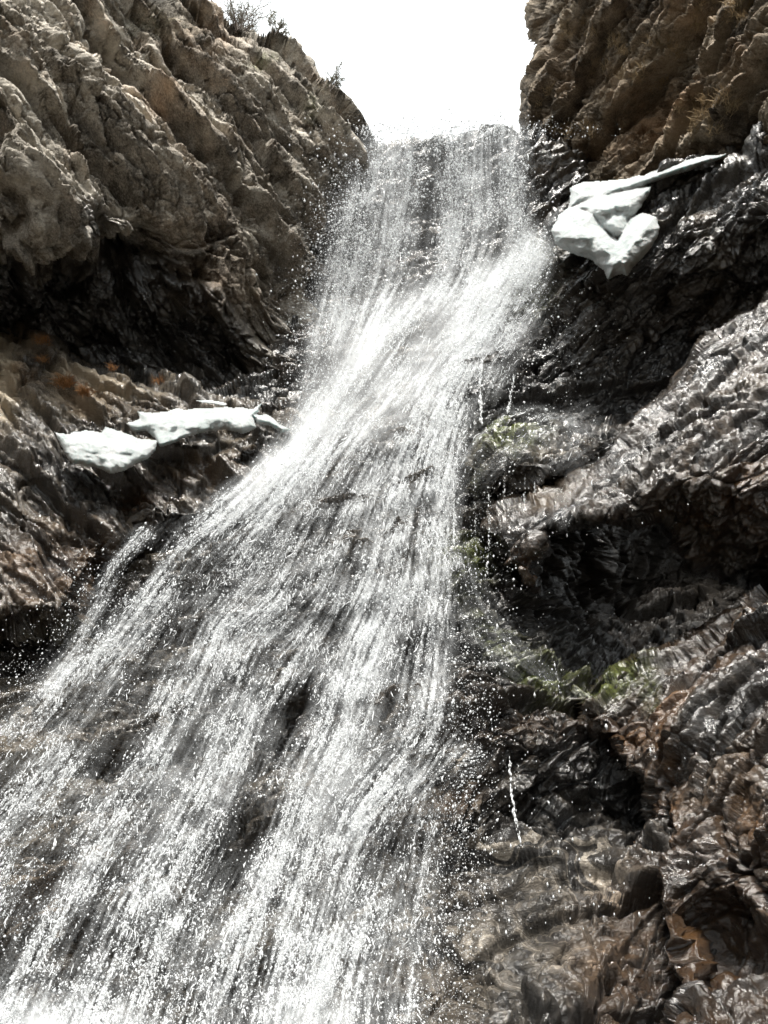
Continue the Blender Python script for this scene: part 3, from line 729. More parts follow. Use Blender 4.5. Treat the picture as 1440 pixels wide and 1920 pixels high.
for _ in range(5):
    WY[1:-1, 1:-1] = (WY[1:-1, 1:-1] * 2 + WY[:-2, 1:-1] + WY[2:, 1:-1] + WY[1:-1, :-2] + WY[1:-1, 2:]) / 6

def bil(A, px, py):
    x = np.clip((px + 200) / 4.0, 0, A.shape[1] - 1.001); y = np.clip((py + 200) / 4.0, 0, A.shape[0] - 1.001)
    i = x.astype(int); j = y.astype(int); a = x - i; b = y - j
    return (A[j, i] * (1 - a) + A[j, i + 1] * a) * (1 - b) + (A[j + 1, i] * (1 - a) + A[j + 1, i + 1] * a) * b

rng = np.random.default_rng(11)

def water_material(name, lo=0.0, gain=1.0):
    k = NT(name)
    a = k.attr("cover")
    co = k.n("ShaderNodeTexCoord").outputs["Object"]
    fine = k.noise(co, 38.0, 3, 0.8)
    al = k.math('MULTIPLY', a, k.rng(fine, 0.30, 0.62, 0.35, 1.35), clamp=True)
    d = k.n("ShaderNodeBsdfDiffuse"); d.inputs["Color"].default_value = (0.90, 0.925, 0.94, 1)
    t = k.n("ShaderNodeBsdfTranslucent"); t.inputs["Color"].default_value = (0.92, 0.94, 0.955, 1)
    m1 = k.n("ShaderNodeMixShader"); m1.inputs[0].default_value = 0.5
    k.t.links.new(d.outputs[0], m1.inputs[1]); k.t.links.new(t.outputs[0], m1.inputs[2])
    tr = k.n("ShaderNodeBsdfTransparent")
    m2 = k.n("ShaderNodeMixShader"); k.put(m2.inputs[0], al)
    k.t.links.new(tr.outputs[0], m2.inputs[1]); k.t.links.new(m1.outputs[0], m2.inputs[2])
    k.t.links.new(m2.outputs[0], k.out.inputs["Surface"])
    return k.m
M_veil = water_material("falling_water")
def mist_material():
    k = NT("mist"); a = k.attr("cover")
    d = k.n("ShaderNodeBsdfDiffuse"); d.inputs["Color"].default_value = (0.9, 0.92, 0.93, 1)
    t = k.n("ShaderNodeBsdfTranslucent"); t.inputs["Color"].default_value = (0.9, 0.92, 0.93, 1)
    m1 = k.n("ShaderNodeMixShader"); m1.inputs[0].default_value = 0.5
    k.t.links.new(d.outputs[0], m1.inputs[1]); k.t.links.new(t.outputs[0], m1.inputs[2])
    tr = k.n("ShaderNodeBsdfTransparent"); m2 = k.n("ShaderNodeMixShader"); k.put(m2.inputs[0], a)
    k.t.links.new(tr.outputs[0], m2.inputs[1]); k.t.links.new(m1.outputs[0], m2.inputs[2]); k.t.links.new(m2.outputs[0], k.out.inputs["Surface"])
    return k.m
M_mist = mist_material()
M_drop = simple("water_drops", (0.86, 0.875, 0.885), 0.15, 0.5, transl=0.45)

def veil(name, step, off, seed, amp, n, soft, parent=None):
    xs = np.arange(-160, 1260, step); ys = np.arange(215, 2100, step)
    X, Yy = np.meshgrid(xs, ys)
    W = bil(WD, X, Yy); fx = bil(WFX, X, Yy); fy = bil(WFY, X, Yy)
    L1 = lic(X.shape, step, fx, fy, n, seed)
    L2 = lic(X.shape, step, fx, fy, n * 3, seed + 1)
    q = np.stack([X.ravel() / 60, Yy.ravel() / 60, np.full(X.size, seed * 1.7)], 1).astype(f32)
    big = fbm(q, 3, seed).reshape(X.shape)
    # ripples let the sheet swell and dip like real water
    D = bil(WY, X, Yy) - off - 0.06 * L2.clip(-2, 2) * 0.5 + 0.10 * big
    a = W * (0.45 + 0.30 * L1 + 0.22 * L2 + 0.2 * big) * amp + soft * W
    a = np.clip(a * (1 - 0.36 * np.clip((540 - Yy) / 80, 0, 1)), 0, 1)
    V = at(X, Yy, D).reshape(-1, 3)
    idx = np.arange(X.size).reshape(X.shape)
    keep = a > 0.01
    fm = keep[:-1, :-1] | keep[1:, :-1] | keep[1:, 1:] | keep[:-1, 1:]
    Fc = np.stack([idx[:-1, :-1], idx[1:, :-1], idx[1:, 1:], idx[:-1, 1:]], -1)[fm]
    used = np.zeros(X.size, bool); used[Fc.ravel()] = True
    rm = np.cumsum(used) - 1
    return mesh_obj(name, V[used], rm[Fc], M_veil, parent=parent, attrs={"cover": a.ravel()[used]})

fall = bpy.data.objects.new("waterfall", None); sc.collection.objects.link(fall); fall.location = (0, 0, 0)
tag(fall, "white waterfall bursting over the lip and fanning down the dark rocks", "waterfall", kind="structure")
veil("water_sheet", 2.4, 0.02, 101, 0.55, 6, 0.18, fall)
veil("water_sheet", 2.8, 0.25, 202, 0.38, 5, 0.16, fall)
# soft mist thrown up where the falling water strikes the shelf
def mist(step, off, seed, spots, amp, box=(350, 1120, 400, 1050)):
    X, Yy = np.meshgrid(np.arange(box[0], box[1], step), np.arange(box[2], box[3], step))
    q = np.stack([X.ravel() / 80 , Yy.ravel() / 80, np.full(X.size, seed * 1.3)], 1).astype(f32)
    a = blob(X, Yy, spots) * np.clip(0.7 + 0.5 * fbm(q, 4, seed).reshape(X.shape), 0, 2) * amp
    a = np.clip(a, 0, 0.8) * np.clip((a - 0.012) / 0.03, 0, 1)
    V = at(X, Yy, bil(WY, X, Yy) - off + 0.08 * fbm(q, 2, seed + 2).reshape(X.shape)).reshape(-1, 3)
    idx = np.arange(X.size).reshape(X.shape); keep = a > 0.004
    fm = keep[:-1, :-1] | keep[1:, :-1] | keep[1:, 1:] | keep[:-1, 1:]
    Fc = np.stack([idx[:-1, :-1], idx[1:, :-1], idx[1:, 1:], idx[:-1, 1:]], -1)[fm]
    used = np.zeros(X.size, bool); used[Fc.ravel()] = True; rm = np.cumsum(used) - 1
    o = mesh_obj("mist", V[used], rm[Fc], M_mist, parent=fall, attrs={"cover": a.ravel()[used]}); o["kind"] = "stuff"
MS = [(930, 520, 110, 30, -32, .35), (800, 560, 90, 26, -5, .16), (690, 660, 90, 36, -52, .5), (590, 790, 90, 34, -52, .55), (500, 890, 90, 22, -45, .5), (860, 620, 90, 40, -45, .35), (750, 740, 110, 50, -40, .35), (640, 640, 60, 100, 20, .18)]
mist(6, 0.35, 301, MS, 0.75)
mist(6, 0.60, 302, MS, 0.45)
mist(6, 0.30, 303, [(20, 1950, 190, 50, 4, 1.3), (610, 1930, 110, 80, 0, .5), (330, 1440, 50, 150, 28, .22), (640, 1440, 50, 120, 15, .25)], 0.8, (-180, 900, 1200, 2090))

def flow3(px, py, off):
    """3-D flow direction at photo positions"""
    fx = bil(WFX, px, py); fy = bil(WFY, px, py)
    fy = fy + 0.35; n = np.hypot(fx, fy); fx /= n; fy /= n        # drops fall more steeply than the sheet
    P0 = at(px, py, bil(WY, px, py) - off)
    P1 = at(px + fx * 6, py + fy * 6, bil(WY, px + fx * 6, py + fy * 6) - off)
    T = P1 - P0; T /= np.linalg.norm(T, axis=1, keepdims=True) + 1e-9
    return P0, T

def sample_water(n, power=1.0, floor=0.0, extra=None):
    out = []
    tot = 0
    while tot < n:
        px = rng.uniform(-150, 1200, n * 2); py = rng.uniform(200, 2080, n * 2)
        w = bil(WD, px, py) ** power
        q = np.stack([px / 34, py / 34, np.zeros(len(px))], 1).astype(f32)
        w = w * np.clip(0.75 + 0.8 * fbm(q, 3, 55), 0.1, 2) * (1 + 0.35 * np.clip((560 - py) / 60, 0, 1))
        if extra is not None: w = w + extra(px, py)
        k = rng.random(len(px)) < np.clip(w * 0.8, 0, 1)
        out.append(np.stack([px[k], py[k]], 1)); tot += k.sum()
    return np.concatenate(out)[:n]

def spill(px, py):
    """loose spray outside the body of the fall"""
    return blob(px, py, [(600, 620, 60, 170, 8, .22), (640, 420, 50, 120, 10, .22), (840, 242, 150, 13, 0, .75), (930, 224, 22, 16, 0, .7), (845, 215, 12, 20, 0, .6), (760, 236, 40, 14, 0, .6), (880, 232, 30, 12, 0, .6), (655, 380, 40, 90, 10, .2), (1000, 640, 90, 90, 0, .05), (900, 1000, 60, 180, 0, .03),
                         (870, 1350, 50, 260, 0, .10), (840, 1700, 50, 240, 0, .10), (200, 1150, 90, 90, 0, .10), (1000, 430, 30, 60, 0, .15), (60, 1280, 60, 60, 0, .08)])

OCTA = np.array([(0, 0, 1), (1, 0, 0), (0, 1, 0), (-1, 0, 0), (0, -1, 0), (0, 0, -1)], float)
OF = np.array([(0, 1, 2), (0, 2, 3), (0, 3, 4), (0, 4, 1), (5, 2, 1), (5, 3, 2), (5, 4, 3), (5, 1, 4)])
TETR = np.array([(0, 0, 1.2), (0.94, 0, -0.4), (-0.47, 0.82, -0.4), (-0.47, -0.82, -0.4)]); TF = np.array([(0, 1, 2), (0, 2, 3), (0, 3, 1), (1, 3, 2)])

def basis(T):
    ref = np.where(np.abs(T[:, 2:3]) < 0.9, np.array([[0, 0, 1.0]]), np.array([[1.0, 0, 0]]))
    A = np.cross(T, ref); A /= np.linalg.norm(A, axis=1, keepdims=True); B = np.cross(T, A)
    return A, B

def scatter(name, P, T, rad, ln, base, faces, mat, parent, label=None, cat=None, kind="stuff", group=None):
    A, B = basis(T)
    n = len(P); m = len(base)
    jit = 1 + 0.35 * (rng.random((n, m, 1)) - 0.5)
    V = P[:, None] + (A[:, None] * base[None, :, 0:1] * rad[:, None, None] + B[:, None] * base[None, :, 1:2] * rad[:, None, None]
                      + T[:, None] * base[None, :, 2:3] * ln[:, None, None]) * jit
    Fc = (faces[None] + (np.arange(n) * m)[:, None, None]).reshape(-1, 3)
    o = mesh_obj(name, V.reshape(-1, 3), Fc, mat, parent=parent)
    if kind: o["kind"] = kind
    if label: tag(o, label, cat, group)
    return o

# big drops
S = sample_water(50000, 1.2, extra=spill)
off = np.abs(rng.normal(0, 0.35, len(S))) + 0.02
P, T = flow3(S[:, 0], S[:, 1], off)
near = np.linalg.norm(P - np.array([0, 0, CAMZ]), axis=1)
r = 0.0064 * np.exp(np.clip(rng.normal(0, 0.5, len(S)), -1.2, 0.95)) * (near / 9.0) ** 0.85
scatter("water_drops", P, T, r, r * rng.uniform(0.9, 1.9, len(S)), OCTA, OF, M_drop, fall)
# fine spray
S = sample_water(180000, 1.2, extra=spill)
off = np.abs(rng.normal(0, 0.45, len(S)))
P, T = flow3(S[:, 0], S[:, 1], off)
near = np.linalg.norm(P - np.array([0, 0, CAMZ]), axis=1)
r = 0.0030 * np.exp(rng.normal(0, 0.35, len(S))) * (near / 9.0) ** 0.6
scatter("fine_spray", P, T, r, r * rng.uniform(1.0, 2.2, len(S)), TETR, TF, M_drop, fall)

# stringy filaments of water, each a short bent strand
def strands(name, S, length, width, seg=5, wob=0.5, offs=0.2):
    n = len(S)
    px = S[:, 0].copy(); py = S[:, 1].copy()
    off = np.abs(rng.normal(0, offs, n)) + 0.01
    L = length * np.exp(np.clip(rng.normal(0, 0.5, n), -1, 0.8))
    ang = rng.normal(0, 0.22, n)
    pts = []
    for s in range(seg):
        pts.append(at(px, py, bil(WY, px, py) - off))
        fx = bil(WFX, px, py); fy = bil(WFY, px, py) + 0.25
        a = np.arctan2(fy, fx) + ang
        ang = ang * 0.6 + rng.normal(0, wob, n)
        px = px + np.cos(a) * L / seg; py = py + np.sin(a) * L / seg
    pts = np.stack(pts, 1)                                   # n, seg, 3
    T = np.gradient(pts, axis=1); T /= np.linalg.norm(T, axis=2, keepdims=True) + 1e-9
    A, B = basis(T.reshape(-1, 3)); A = A.reshape(n, seg, 3); B = B.reshape(n, seg, 3)
    near = np.linalg.norm(pts[:, 0] - np.array([0, 0, CAMZ]), axis=1)
    w = width * np.exp(rng.normal(0, 0.35, n)) * (near / 9.0) ** 0.5
    prof = np.sin(np.linspace(0.12, math.pi - 0.12, seg))[None, :] * (0.7 + 0.6 * rng.random((n, seg)))
    rr = (w[:, None] * prof)[..., None]
    ring = [pts + rr * (A * math.cos(2 * math.pi * k / 3) + B * math.sin(2 * math.pi * k / 3)) for k in range(3)]
    V = np.stack(ring, 2)                                    # n, seg, 3, 3
    base = (np.arange(n) * seg * 3)[:, None, None, None] + (np.arange(seg - 1) * 3)[None, :, None, None]
    q = np.array([[k, (k + 1) % 3, (k + 1) % 3 + 3, k + 3] for k in range(3)])[None, None]
    Fc = (base + q).reshape(-1, 4)
    o = mesh_obj(name, V.reshape(-1, 3), Fc, M_drop, parent=fall)
    o["kind"] = "stuff"
    return o
S = sample_water(15000, 1.6)
S = S[(S[:, 1] > 560) | (rng.random(len(S)) < 0.12)]
strands("water_strands", S, 12, 0.0055, wob=0.32)

# ------------------------------------------------------------------ ice
def ice_material():
    k = NT("old_ice")
    co = k.n("ShaderNodeTexCoord").outputs["Object"]
    n1 = k.noise(co, 3.0, 6, 0.65); n2 = k.noise(co, 26.0, 5, 0.7)
    col = k.ramp(n1, [(0.32, (0.38, 0.43, 0.42)), (0.56, (0.59, 0.615, 0.61))])
    bs = k.n("ShaderNodeBsdfPrincipled"); k.put(bs.inputs["Base Color"], col)
    k.put(bs.inputs["Roughness"], k.rng(n2, 0.3, 0.7, 0.25, 0.5)); bs.inputs["Specular IOR Level"].default_value = 0.5
    bs.inputs["Subsurface Weight"].default_value = 0.4; bs.inputs["Subsurface Radius"].default_value = (0.06, 0.09, 0.09); bs.inputs["Subsurface Scale"].default_value = 0.6
    vo = k.n("ShaderNodeTexVoronoi", feature='SMOOTH_F1'); k.put(vo.inputs["Vector"], co); vo.inputs["Scale"].default_value = 11
    h = k.math('MULTIPLY_ADD', n2, 1.2, k.math('MULTIPLY_ADD', k.noise(co, 70.0, 3, 0.8), 0.7, vo.outputs["Distance"]))
    bp = k.n("ShaderNodeBump"); bp.inputs["Strength"].default_value = 0.9; bp.inputs["Distance"].default_value = 0.06
    k.put(bp.inputs["Height"], h); k.put(bs.inputs["Normal"], bp.outputs[0])
    k.t.links.new(bs.outputs[0], k.out.inputs["Surface"])
    return k.m
M_ice = ice_material()

def ice(name, lobes, ctrl, thick, rim, label, seed, back=0.25, group=None, amp=0.09):
    """lobes: overlapping polygons, each bulging on its own so that creases form where they meet"""
    allp = np.array([p for l in lobes for p in l], float)
    x0, y0 = allp.min(0) - 8; x1, y1 = allp.max(0) + 8
    st = 1.6
    X, Yp = np.meshgrid(np.arange(x0, x1, st), np.arange(y0, y1, st))
    q = np.stack([X.ravel() / 22, Yp.ravel() / 22, np.full(X.size, seed)], 1).astype(f32)
    jag = (2.2 * fbm(q, 4, seed)).reshape(X.shape)
    h = np.full(X.shape, -1.0); sdm = np.full(X.shape, -1e9)
    for i, l in enumerate(lobes):
        s = sdf(X, Yp, l) + jag
        t = np.clip(1 - s / rim, 0, 1)
        hh = np.where(s > 0, thick * np.sqrt(np.clip(1 - t * t, 0, 1)) * (1 + 0.12 * i) + 0.002 * np.clip(s, 0, 60), -1)
        top = np.maximum(h, hh); low = np.minimum(h, hh); kk = 0.09
        h = np.where(low > 0, top + np.where(top - low < kk, (kk - (top - low)) ** 2 / (4 * kk), 0), top); sdm = np.maximum(sdm, s)
    ev = tps(ctrl)
    D0 = ev(X, Yp)
    B = at(X, Yp, D0).reshape(-1, 3).astype(f32)
    nz = amp * fbm(B * f32(2.2), 4, seed + 3).reshape(X.shape)
    flute = 0.35 * amp * np.sin(X / 6.5 + 2.5 * fbm(q * f32(0.7), 2, seed + 4).reshape(X.shape))
    hin = np.clip(sdm / rim, 0, 1)
    Df = D0 - np.clip(h, 0, 9) + (nz + flute) * hin
    Db = D0 + back * np.sqrt(np.clip(hin, 0, 1))
    ok = sdm > 0
    idx = np.arange(X.size).reshape(X.shape)
    fm = ok[:-1, :-1] & ok[1:, :-1] & ok[1:, 1:] & ok[:-1, 1:]
    Q = np.stack([idx[:-1, :-1], idx[1:, :-1], idx[1:, 1:], idx[:-1, 1:]], -1)[fm]
    N = X.size
    V = np.concatenate([at(X, Yp, Df).reshape(-1, 3), at(X, Yp, Db).reshape(-1, 3)])
    Fa = [Q, Q[:, ::-1] + N]
    # close the rim
    E = np.concatenate([Q[:, [0, 1]], Q[:, [1, 2]], Q[:, [2, 3]], Q[:, [3, 0]]])
    key = np.minimum(E[:, 0], E[:, 1]).astype(np.int64) * N + np.maximum(E[:, 0], E[:, 1])
    u, inv, cnt = np.unique(key, return_inverse=True, return_counts=True)
    be = E[cnt[inv] == 1]
    Fa.append(np.stack([be[:, 1], be[:, 0], be[:, 0] + N, be[:, 1] + N], 1))
    Fc = np.concatenate(Fa)
    used = np.zeros(2 * N, bool); used[Fc.ravel()] = True
    rm = np.cumsum(used) - 1
    o = mesh_obj(name, V[used], rm[Fc], M_ice)
    return tag(o, label, "ice", group)

ice("ice_slab", [[(100, 808), (125, 813), (160, 806), (190, 809), (197, 795), (215, 805), (240, 815), (270, 822), (297, 826), (293, 845), (280, 862), (252, 873), (230, 884), (207, 889), (190, 880),
                  (165, 875), (135, 868), (122, 850), (110, 830)]],
    [(100, 810, 8.75), (200, 800, 9.1), (297, 826, 9.2), (207, 888, 8.45), (130, 860, 8.4), (280, 860, 8.8)], 0.35, 26,
    "short thick slab of white ice, lower and leftmost on the left ledge", 61)
ice("ice_slab", [[(234, 792), (262, 786), (255, 768), (285, 773), (330, 768), (370, 764), (420, 763), (450, 762), (470, 766), (490, 756), (487, 772), (478, 782), (483, 803), (455, 814), (440, 812),
                  (420, 806), (395, 808), (360, 818), (330, 830), (300, 838), (290, 824), (275, 811), (255, 812), (243, 803)],
                 [(470, 774), (500, 778), (522, 790), (545, 806), (528, 811), (505, 799), (480, 796)]],
    [(234, 792, 9.6), (260, 770, 9.9), (370, 765, 10.1), (490, 758, 10.3), (545, 806, 10.0), (300, 838, 9.2), (400, 810, 9.7), (480, 803, 9.9)], 0.40, 22,
    "long ridge of white ice with a scalloped lower edge, on the left ledge nearer the fall", 64)
ice("ice_sliver", [[(368, 752), (398, 749), (428, 756), (424, 761), (384, 757)]],
    [(370, 752, 10.9), (425, 757, 10.9), (400, 760, 10.8), (400, 750, 11.0)], 0.10, 5,
    "thin white sliver of ice lying just behind the long ice ridge", 66, amp=0.01)
ice("ice_block", [[(1065, 392), (1068, 352), (1090, 341), (1170, 335), (1212, 324), (1280, 301), (1330, 290), (1363, 288), (1350, 299), (1290, 322), (1240, 338), (1190, 360), (1120, 385)],
                  [(1064, 395), (1085, 372), (1120, 360), (1160, 352), (1225, 346), (1222, 362), (1205, 385), (1182, 412), (1172, 440), (1150, 450), (1110, 420), (1080, 400)],
                  [(1030, 432), (1045, 405), (1066, 388), (1095, 383), (1120, 395), (1135, 425), (1158, 448), (1170, 425), (1180, 408), (1205, 400), (1230, 405), (1238, 428), (1228, 458), (1200, 490), (1176, 520),
                   (1166, 516), (1153, 519), (1140, 525), (1132, 508), (1110, 490), (1070, 475), (1040, 458)]],
    [(1030, 432, 11.0), (1065, 360, 11.5), (1170, 335, 11.2), (1363, 288, 10.2), (1225, 350, 10.7), (1160, 440, 10.6), (1238, 430, 10.1), (1150, 520, 10.3), (1060, 470, 10.8)], 0.55, 40,
    "big lobed block of white ice clinging to the black rock face on the right", 69, amp=0.12)

# ------------------------------------------------------------------ shrubs and grass
M_twig = simple("twig_bark", (0.17, 0.145, 0.125), 0.8, 0.2, 0.3, 20)
M_leafy = simple("sage_leaves", (0.26, 0.25, 0.19), 0.8, 0.2, 0.35, 12, transl=0.35)
M_dry = simple("dead_grass", (0.36, 0.27, 0.16), 0.8, 0.2, 0.35, 6, transl=0.25)
M_orange = simple("orange_grass", (0.30, 0.15, 0.06), 0.8, 0.2, 0.4, 10, transl=0.25)
M_mossb = simple("moss_green", (0.09, 0.12, 0.025), 0.9, 0.15, 0.5, 15, transl=0.2)

def tubes(segs, sides=4):
    """segs: (p0, p1, r0, r1)"""
    V = []; Fc = []
    for p0, p1, r0, r1 in segs:
        T = (p1 - p0) / (np.linalg.norm(p1 - p0) + 1e-9)
        A, B = basis(T[None]); A, B = A[0], B[0]
        b = len(V)
        for p, rr in ((p0, r0), (p1, r1)):
            for k in range(sides):
                a = 2 * math.pi * k / sides
                V.append(p + rr * (A * math.cos(a) + B * math.sin(a)))
        for k in range(sides):
            k2 = (k + 1) % sides
            Fc.append((b + k, b + k2, b + sides + k2, b + sides + k))
    return np.array(V), np.array(Fc)

def shrub(px, py, Y, height, spread, n, label, seed, lean=0.0):
    r = random.Random(seed)
    root = at(px, py, Y)
    e = bpy.data.objects.new("shrub", None); sc.collection.objects.link(e); e.location = root
    tag(e, label, "shrub", "bare shrubs on the left cliff top")
    wood, leaf = [], []
    def grow(p, d, L, rad, lev):
        q = p
        for s in range(3):
            d = d + np.array([r.gauss(0, .14), r.gauss(0, .14), r.gauss(0.05, .12)]); d /= np.linalg.norm(d)
            q2 = q + d * L / 3
            wood.append((q, q2, rad * (1 - s * .22), rad * (1 - (s + 1) * .22)))
            if lev < 3:
                for _ in range(2 if lev else 1):
                    dd = d + np.array([r.gauss(0, .55), r.gauss(0, .55), r.gauss(.1, .4)]); dd /= np.linalg.norm(dd)
                    grow(q2, dd, L * r.uniform(.4, .65), rad * .5, lev + 1)
            else:
                for _ in range(4):
                    dd = d + np.array([r.gauss(0, .8), r.gauss(0, .8), r.gauss(.2, .5)]); dd /= np.linalg.norm(dd)
                    leaf.append((q2, q2 + dd * r.uniform(.02, .05), 0.006, 0.001))
            q = q2
    for i in range(n):
        a = r.uniform(0, 2 * math.pi); t = r.uniform(.1, 1) * spread
        d = np.array([math.cos(a) * t + lean, math.sin(a) * t * .6, 1.0]); d /= np.linalg.norm(d)
        grow(np.array([r.gauss(0, .05), r.gauss(0, .05), -0.1]), d, height * r.uniform(.45, .8), height * .018, 1)
    V, Fc = tubes(wood); mesh_obj("branches", V, Fc, M_twig, parent=e)
    V, Fc = tubes(leaf, 3); mesh_obj("leaves", V, Fc, M_leafy, parent=e)["kind"] = "stuff"
    return e
bpy.context.view_layer.update()
def skyline(px, name="cliff_left"):
    """first point of the rock met when looking down from the sky at this column"""
    o = bpy.data.objects[name]
    for y in range(-20, 420, 2):
        d = at(px, y, 10.0) - np.array([0, 0, CAMZ]); d /= np.linalg.norm(d)
        hit, loc, nn, ii = o.ray_cast(Vector((0, 0, CAMZ)), Vector(d))
        if hit: return float(y), float(loc.y)
    return 100.0, 12.7
for px, h, w, n, lb, sd_, ln in ((448, 1.25, 1.4, 17, "largest dark bushy shrub growing on the top of the left cliff", 3, 0.1),
                                 (512, 0.6, 1.2, 8, "low pale shrub on the cliff edge just below the largest shrub", 5, 0.4),
                                 (622, 0.7, 0.9, 8, "small bare twiggy shrub alone lower down the left cliff edge", 8, 0.15)):
    sy, sY = skyline(px)
    shrub(px, sy + 5, sY - 0.02, h, w, n, lb, sd_, ln)

def tuft(name, px, py, Y, h, w, n, mat, label, cat, seed, group=None, droop=0.6):
    r = np.random.default_rng(seed)
    root = at(px, py, Y)
    P = np.zeros((n, 3)); P[:, 0] = r.normal(0, w * .3, n); P[:, 1] = r.normal(0, w * .2, n); P[:, 2] = r.normal(0, w * .15, n)
    segs = []
    for i in range(n):
        d = np.array([r.normal(0, .6), r.normal(-.5, .3), r.uniform(.2, 1)]); d /= np.linalg.norm(d)
        L = h * r.uniform(.5, 1.2); p = P[i]
        p1 = p + d * L * .5; d2 = d + np.array([0, 0, -droop]); d2 /= np.linalg.norm(d2)
        segs.append((p, p1, h * .03, h * .022)); segs.append((p1, p1 + d2 * L * .5, h * .022, h * .004))
    V, Fc = tubes(segs, 3)
    o = mesh_obj(name, V, Fc, mat); o.location = root
    return tag(o, label, cat, group)
for i, (x, y, Y, h, w, n, lb) in enumerate([
        (78, 640, 10.9, .16, .22, 90, "orange grass tuft highest on the left ledge, near the cliff foot"),
        (80, 676, 10.6, .12, .16, 60, "small orange grass tuft between the highest tuft and the twin clumps"),
        (122, 722, 10.1, .20, .20, 120, "orange grass clump, the left one of the twin clumps above the short ice slab"),
        (158, 738, 10.0, .18, .14, 110, "orange grass clump, the right one of the twin clumps above the short ice slab"),
        (210, 692, 10.9, .12, .15, 50, "little orange grass tuft beside the pale stone strip on the ledge"),
        (298, 716, 11.0, .12, .18, 50, "little orange grass tuft above the long ice ridge")]):
    tuft("grass_tuft", x, y, Y, h, w, n, M_orange, lb, "grass tuft", 100 + i, "orange grass tufts on the left ledge")

def sheet_tufts(name, spots, mat, h, n, label, cat, seed, ev_of, droop=.5):
    r = np.random.default_rng(seed); segs = []
    for (x, y, rx, ry, c) in spots:
        for _ in range(c):
            qx, qy = x + r.normal(0, rx), y + r.normal(0, ry)
            b = at(qx, qy, ev_of(qx, qy))
            for _k in range(n):
                d = np.array([r.normal(0, .6), r.normal(-.5, .3), r.uniform(.1, 1)]); d /= np.linalg.norm(d)
                L = h * r.uniform(.5, 1.3); p = b + r.normal(0, h * .3, 3); p1 = p + d * L * .5
                d2 = d + np.array([0, 0, -droop]); d2 /= np.linalg.norm(d2)
                segs.append((p, p1, h * .028, h * .02)); segs.append((p1, p1 + d2 * L * .5, h * .02, h * .003))
    V, Fc = tubes(segs, 3)
    return tag(mesh_obj(name, V, Fc, mat), label, cat, kind="stuff")
bpy.context.view_layer.update()
from mathutils.bvhtree import BVHTree
dg = bpy.context.evaluated_depsgraph_get()
def surf_depth(names):
    obs = [bpy.data.objects[n] for n in names]
    def f(x, y):
        d = at(x, y, 10.0) - np.array([0, 0, CAMZ]); d /= np.linalg.norm(d)
        best = 1e9
        for o in obs:
            hit, loc, nn, ii = o.ray_cast(Vector((0, 0, CAMZ)), Vector(d))
            if hit: best = min(best, loc.y)
        return best if best < 1e8 else 12.0
    return f
ec = surf_depth(["cliff_right"])
sheet_tufts("dry_grass", [(1300, 215, 35, 22, 16), (1330, 190, 25, 14, 10), (1155, 90, 22, 10, 6), (1300, 40, 30, 15, 9), (1380, 20, 30, 12, 8), (1085, 60, 12, 12, 5), (1250, 90, 25, 12, 6), (1160, 130, 30, 10, 7),
             (1060, 245, 25, 8, 6), (1020, 190, 12, 18, 5), (1210, 150, 30, 12, 6)], M_dry, 0.20, 34,
            "dead straw coloured grass sprouting from the cracks of the right cliff", "grass", 7, ec)
em = surf_depth(["mossy_boulder", "brown_rock_right", "waterfall_rock_bed", "wet_face_right"])
sheet_tufts("moss", [(940, 797, 28, 9, 60), (1130, 1268, 34, 14, 110), (1025, 1272, 24, 8, 45), (880, 1050, 14, 22, 30), (1012, 480, 10, 20, 25), (985, 950, 14, 6, 14), (1212, 1262, 6, 22, 18)], M_mossb, 0.028, 12,
            "green moss on the wet rocks right of the fall", "moss", 9, em)

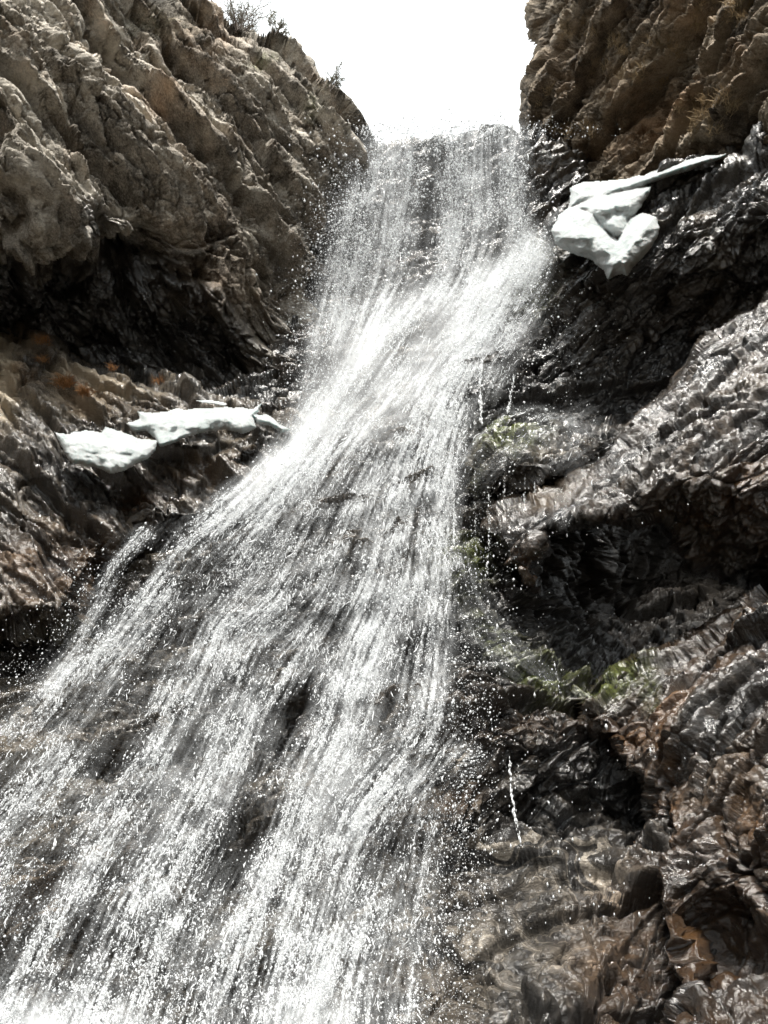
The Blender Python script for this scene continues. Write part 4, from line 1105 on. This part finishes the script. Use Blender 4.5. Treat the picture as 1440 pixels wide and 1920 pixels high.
# trickles of the side stream: thin strings of falling drops
def trickle(pts, Y0, Y1, n, rad, seed):
    r = np.random.default_rng(seed)
    t = np.sort(r.random(n)); seg = np.array(pts, float)
    L = np.concatenate([[0], np.cumsum(np.hypot(*np.diff(seg, axis=0).T))]); L /= L[-1]
    px = np.interp(t, L, seg[:, 0]) + r.normal(0, 1.3, n); py = np.interp(t, L, seg[:, 1])
    P = at(px, py, Y0 + (Y1 - Y0) * t)
    T = np.tile(np.array([[0.02, 0, -1.0]]), (n, 1)); T /= np.linalg.norm(T, axis=1, keepdims=True)
    return P, T, rad * np.exp(r.normal(0, .4, n))
TP = [([(905, 670), (900, 720), (903, 795)], 10.9, 9.5, 260, .009), ([(965, 700), (958, 740), (952, 775)], 10.9, 9.7, 120, .008), ([(985, 860), (983, 960)], 8.9, 8.7, 60, .006),
      ([(917, 930), (918, 1000), (912, 1080)], 8.9, 8.5, 80, .006), ([(1087, 850), (1088, 900)], 9.0, 8.9, 30, .006), ([(945, 860), (946, 960)], 8.9, 8.8, 40, .005),
      ([(955, 1420), (960, 1500), (975, 1580)], 6.9, 6.5, 90, .007), ([(850, 900), (852, 1000), (848, 1060)], 9.0, 8.5, 160, .008), ([(1003, 900), (1001, 940)], 8.9, 8.8, 20, .006),
      ([(890, 880), (892, 1050)], 9.0, 8.6, 50, .005), ([(1040, 1240), (1050, 1300)], 7.6, 7.4, 20, .005), ([(640, 1500), (640, 1510)], 6, 6, 4, .004)]
Ps, Ts, Rs = zip(*[trickle(*a, seed=40 + i) for i, a in enumerate(TP)])
P = np.concatenate(Ps); T = np.concatenate(Ts); r = np.concatenate(Rs) * 0.6
scatter("trickles", P, T, r, r * 3.5, OCTA, OF, M_drop, fall)
# single drops drifting over the dark cave and faces
n = 1500
px = rng.uniform(850, 1300, n); py = rng.uniform(450, 1750, n)
k = rng.random(n) < np.exp(-((px - 850) / 170.0))
px, py = px[k], py[k]
P = at(px, py, np.minimum(bil(NEAR, px, py) - 0.5, 8.5)); T = np.tile(np.array([[0.0, 0, -1.0]]), (len(P), 1))
r = 0.0042 * np.exp(rng.normal(0, .4, len(P)))
scatter("stray_drops", P, T, r, r * 2.2, OCTA, OF, M_drop, fall)
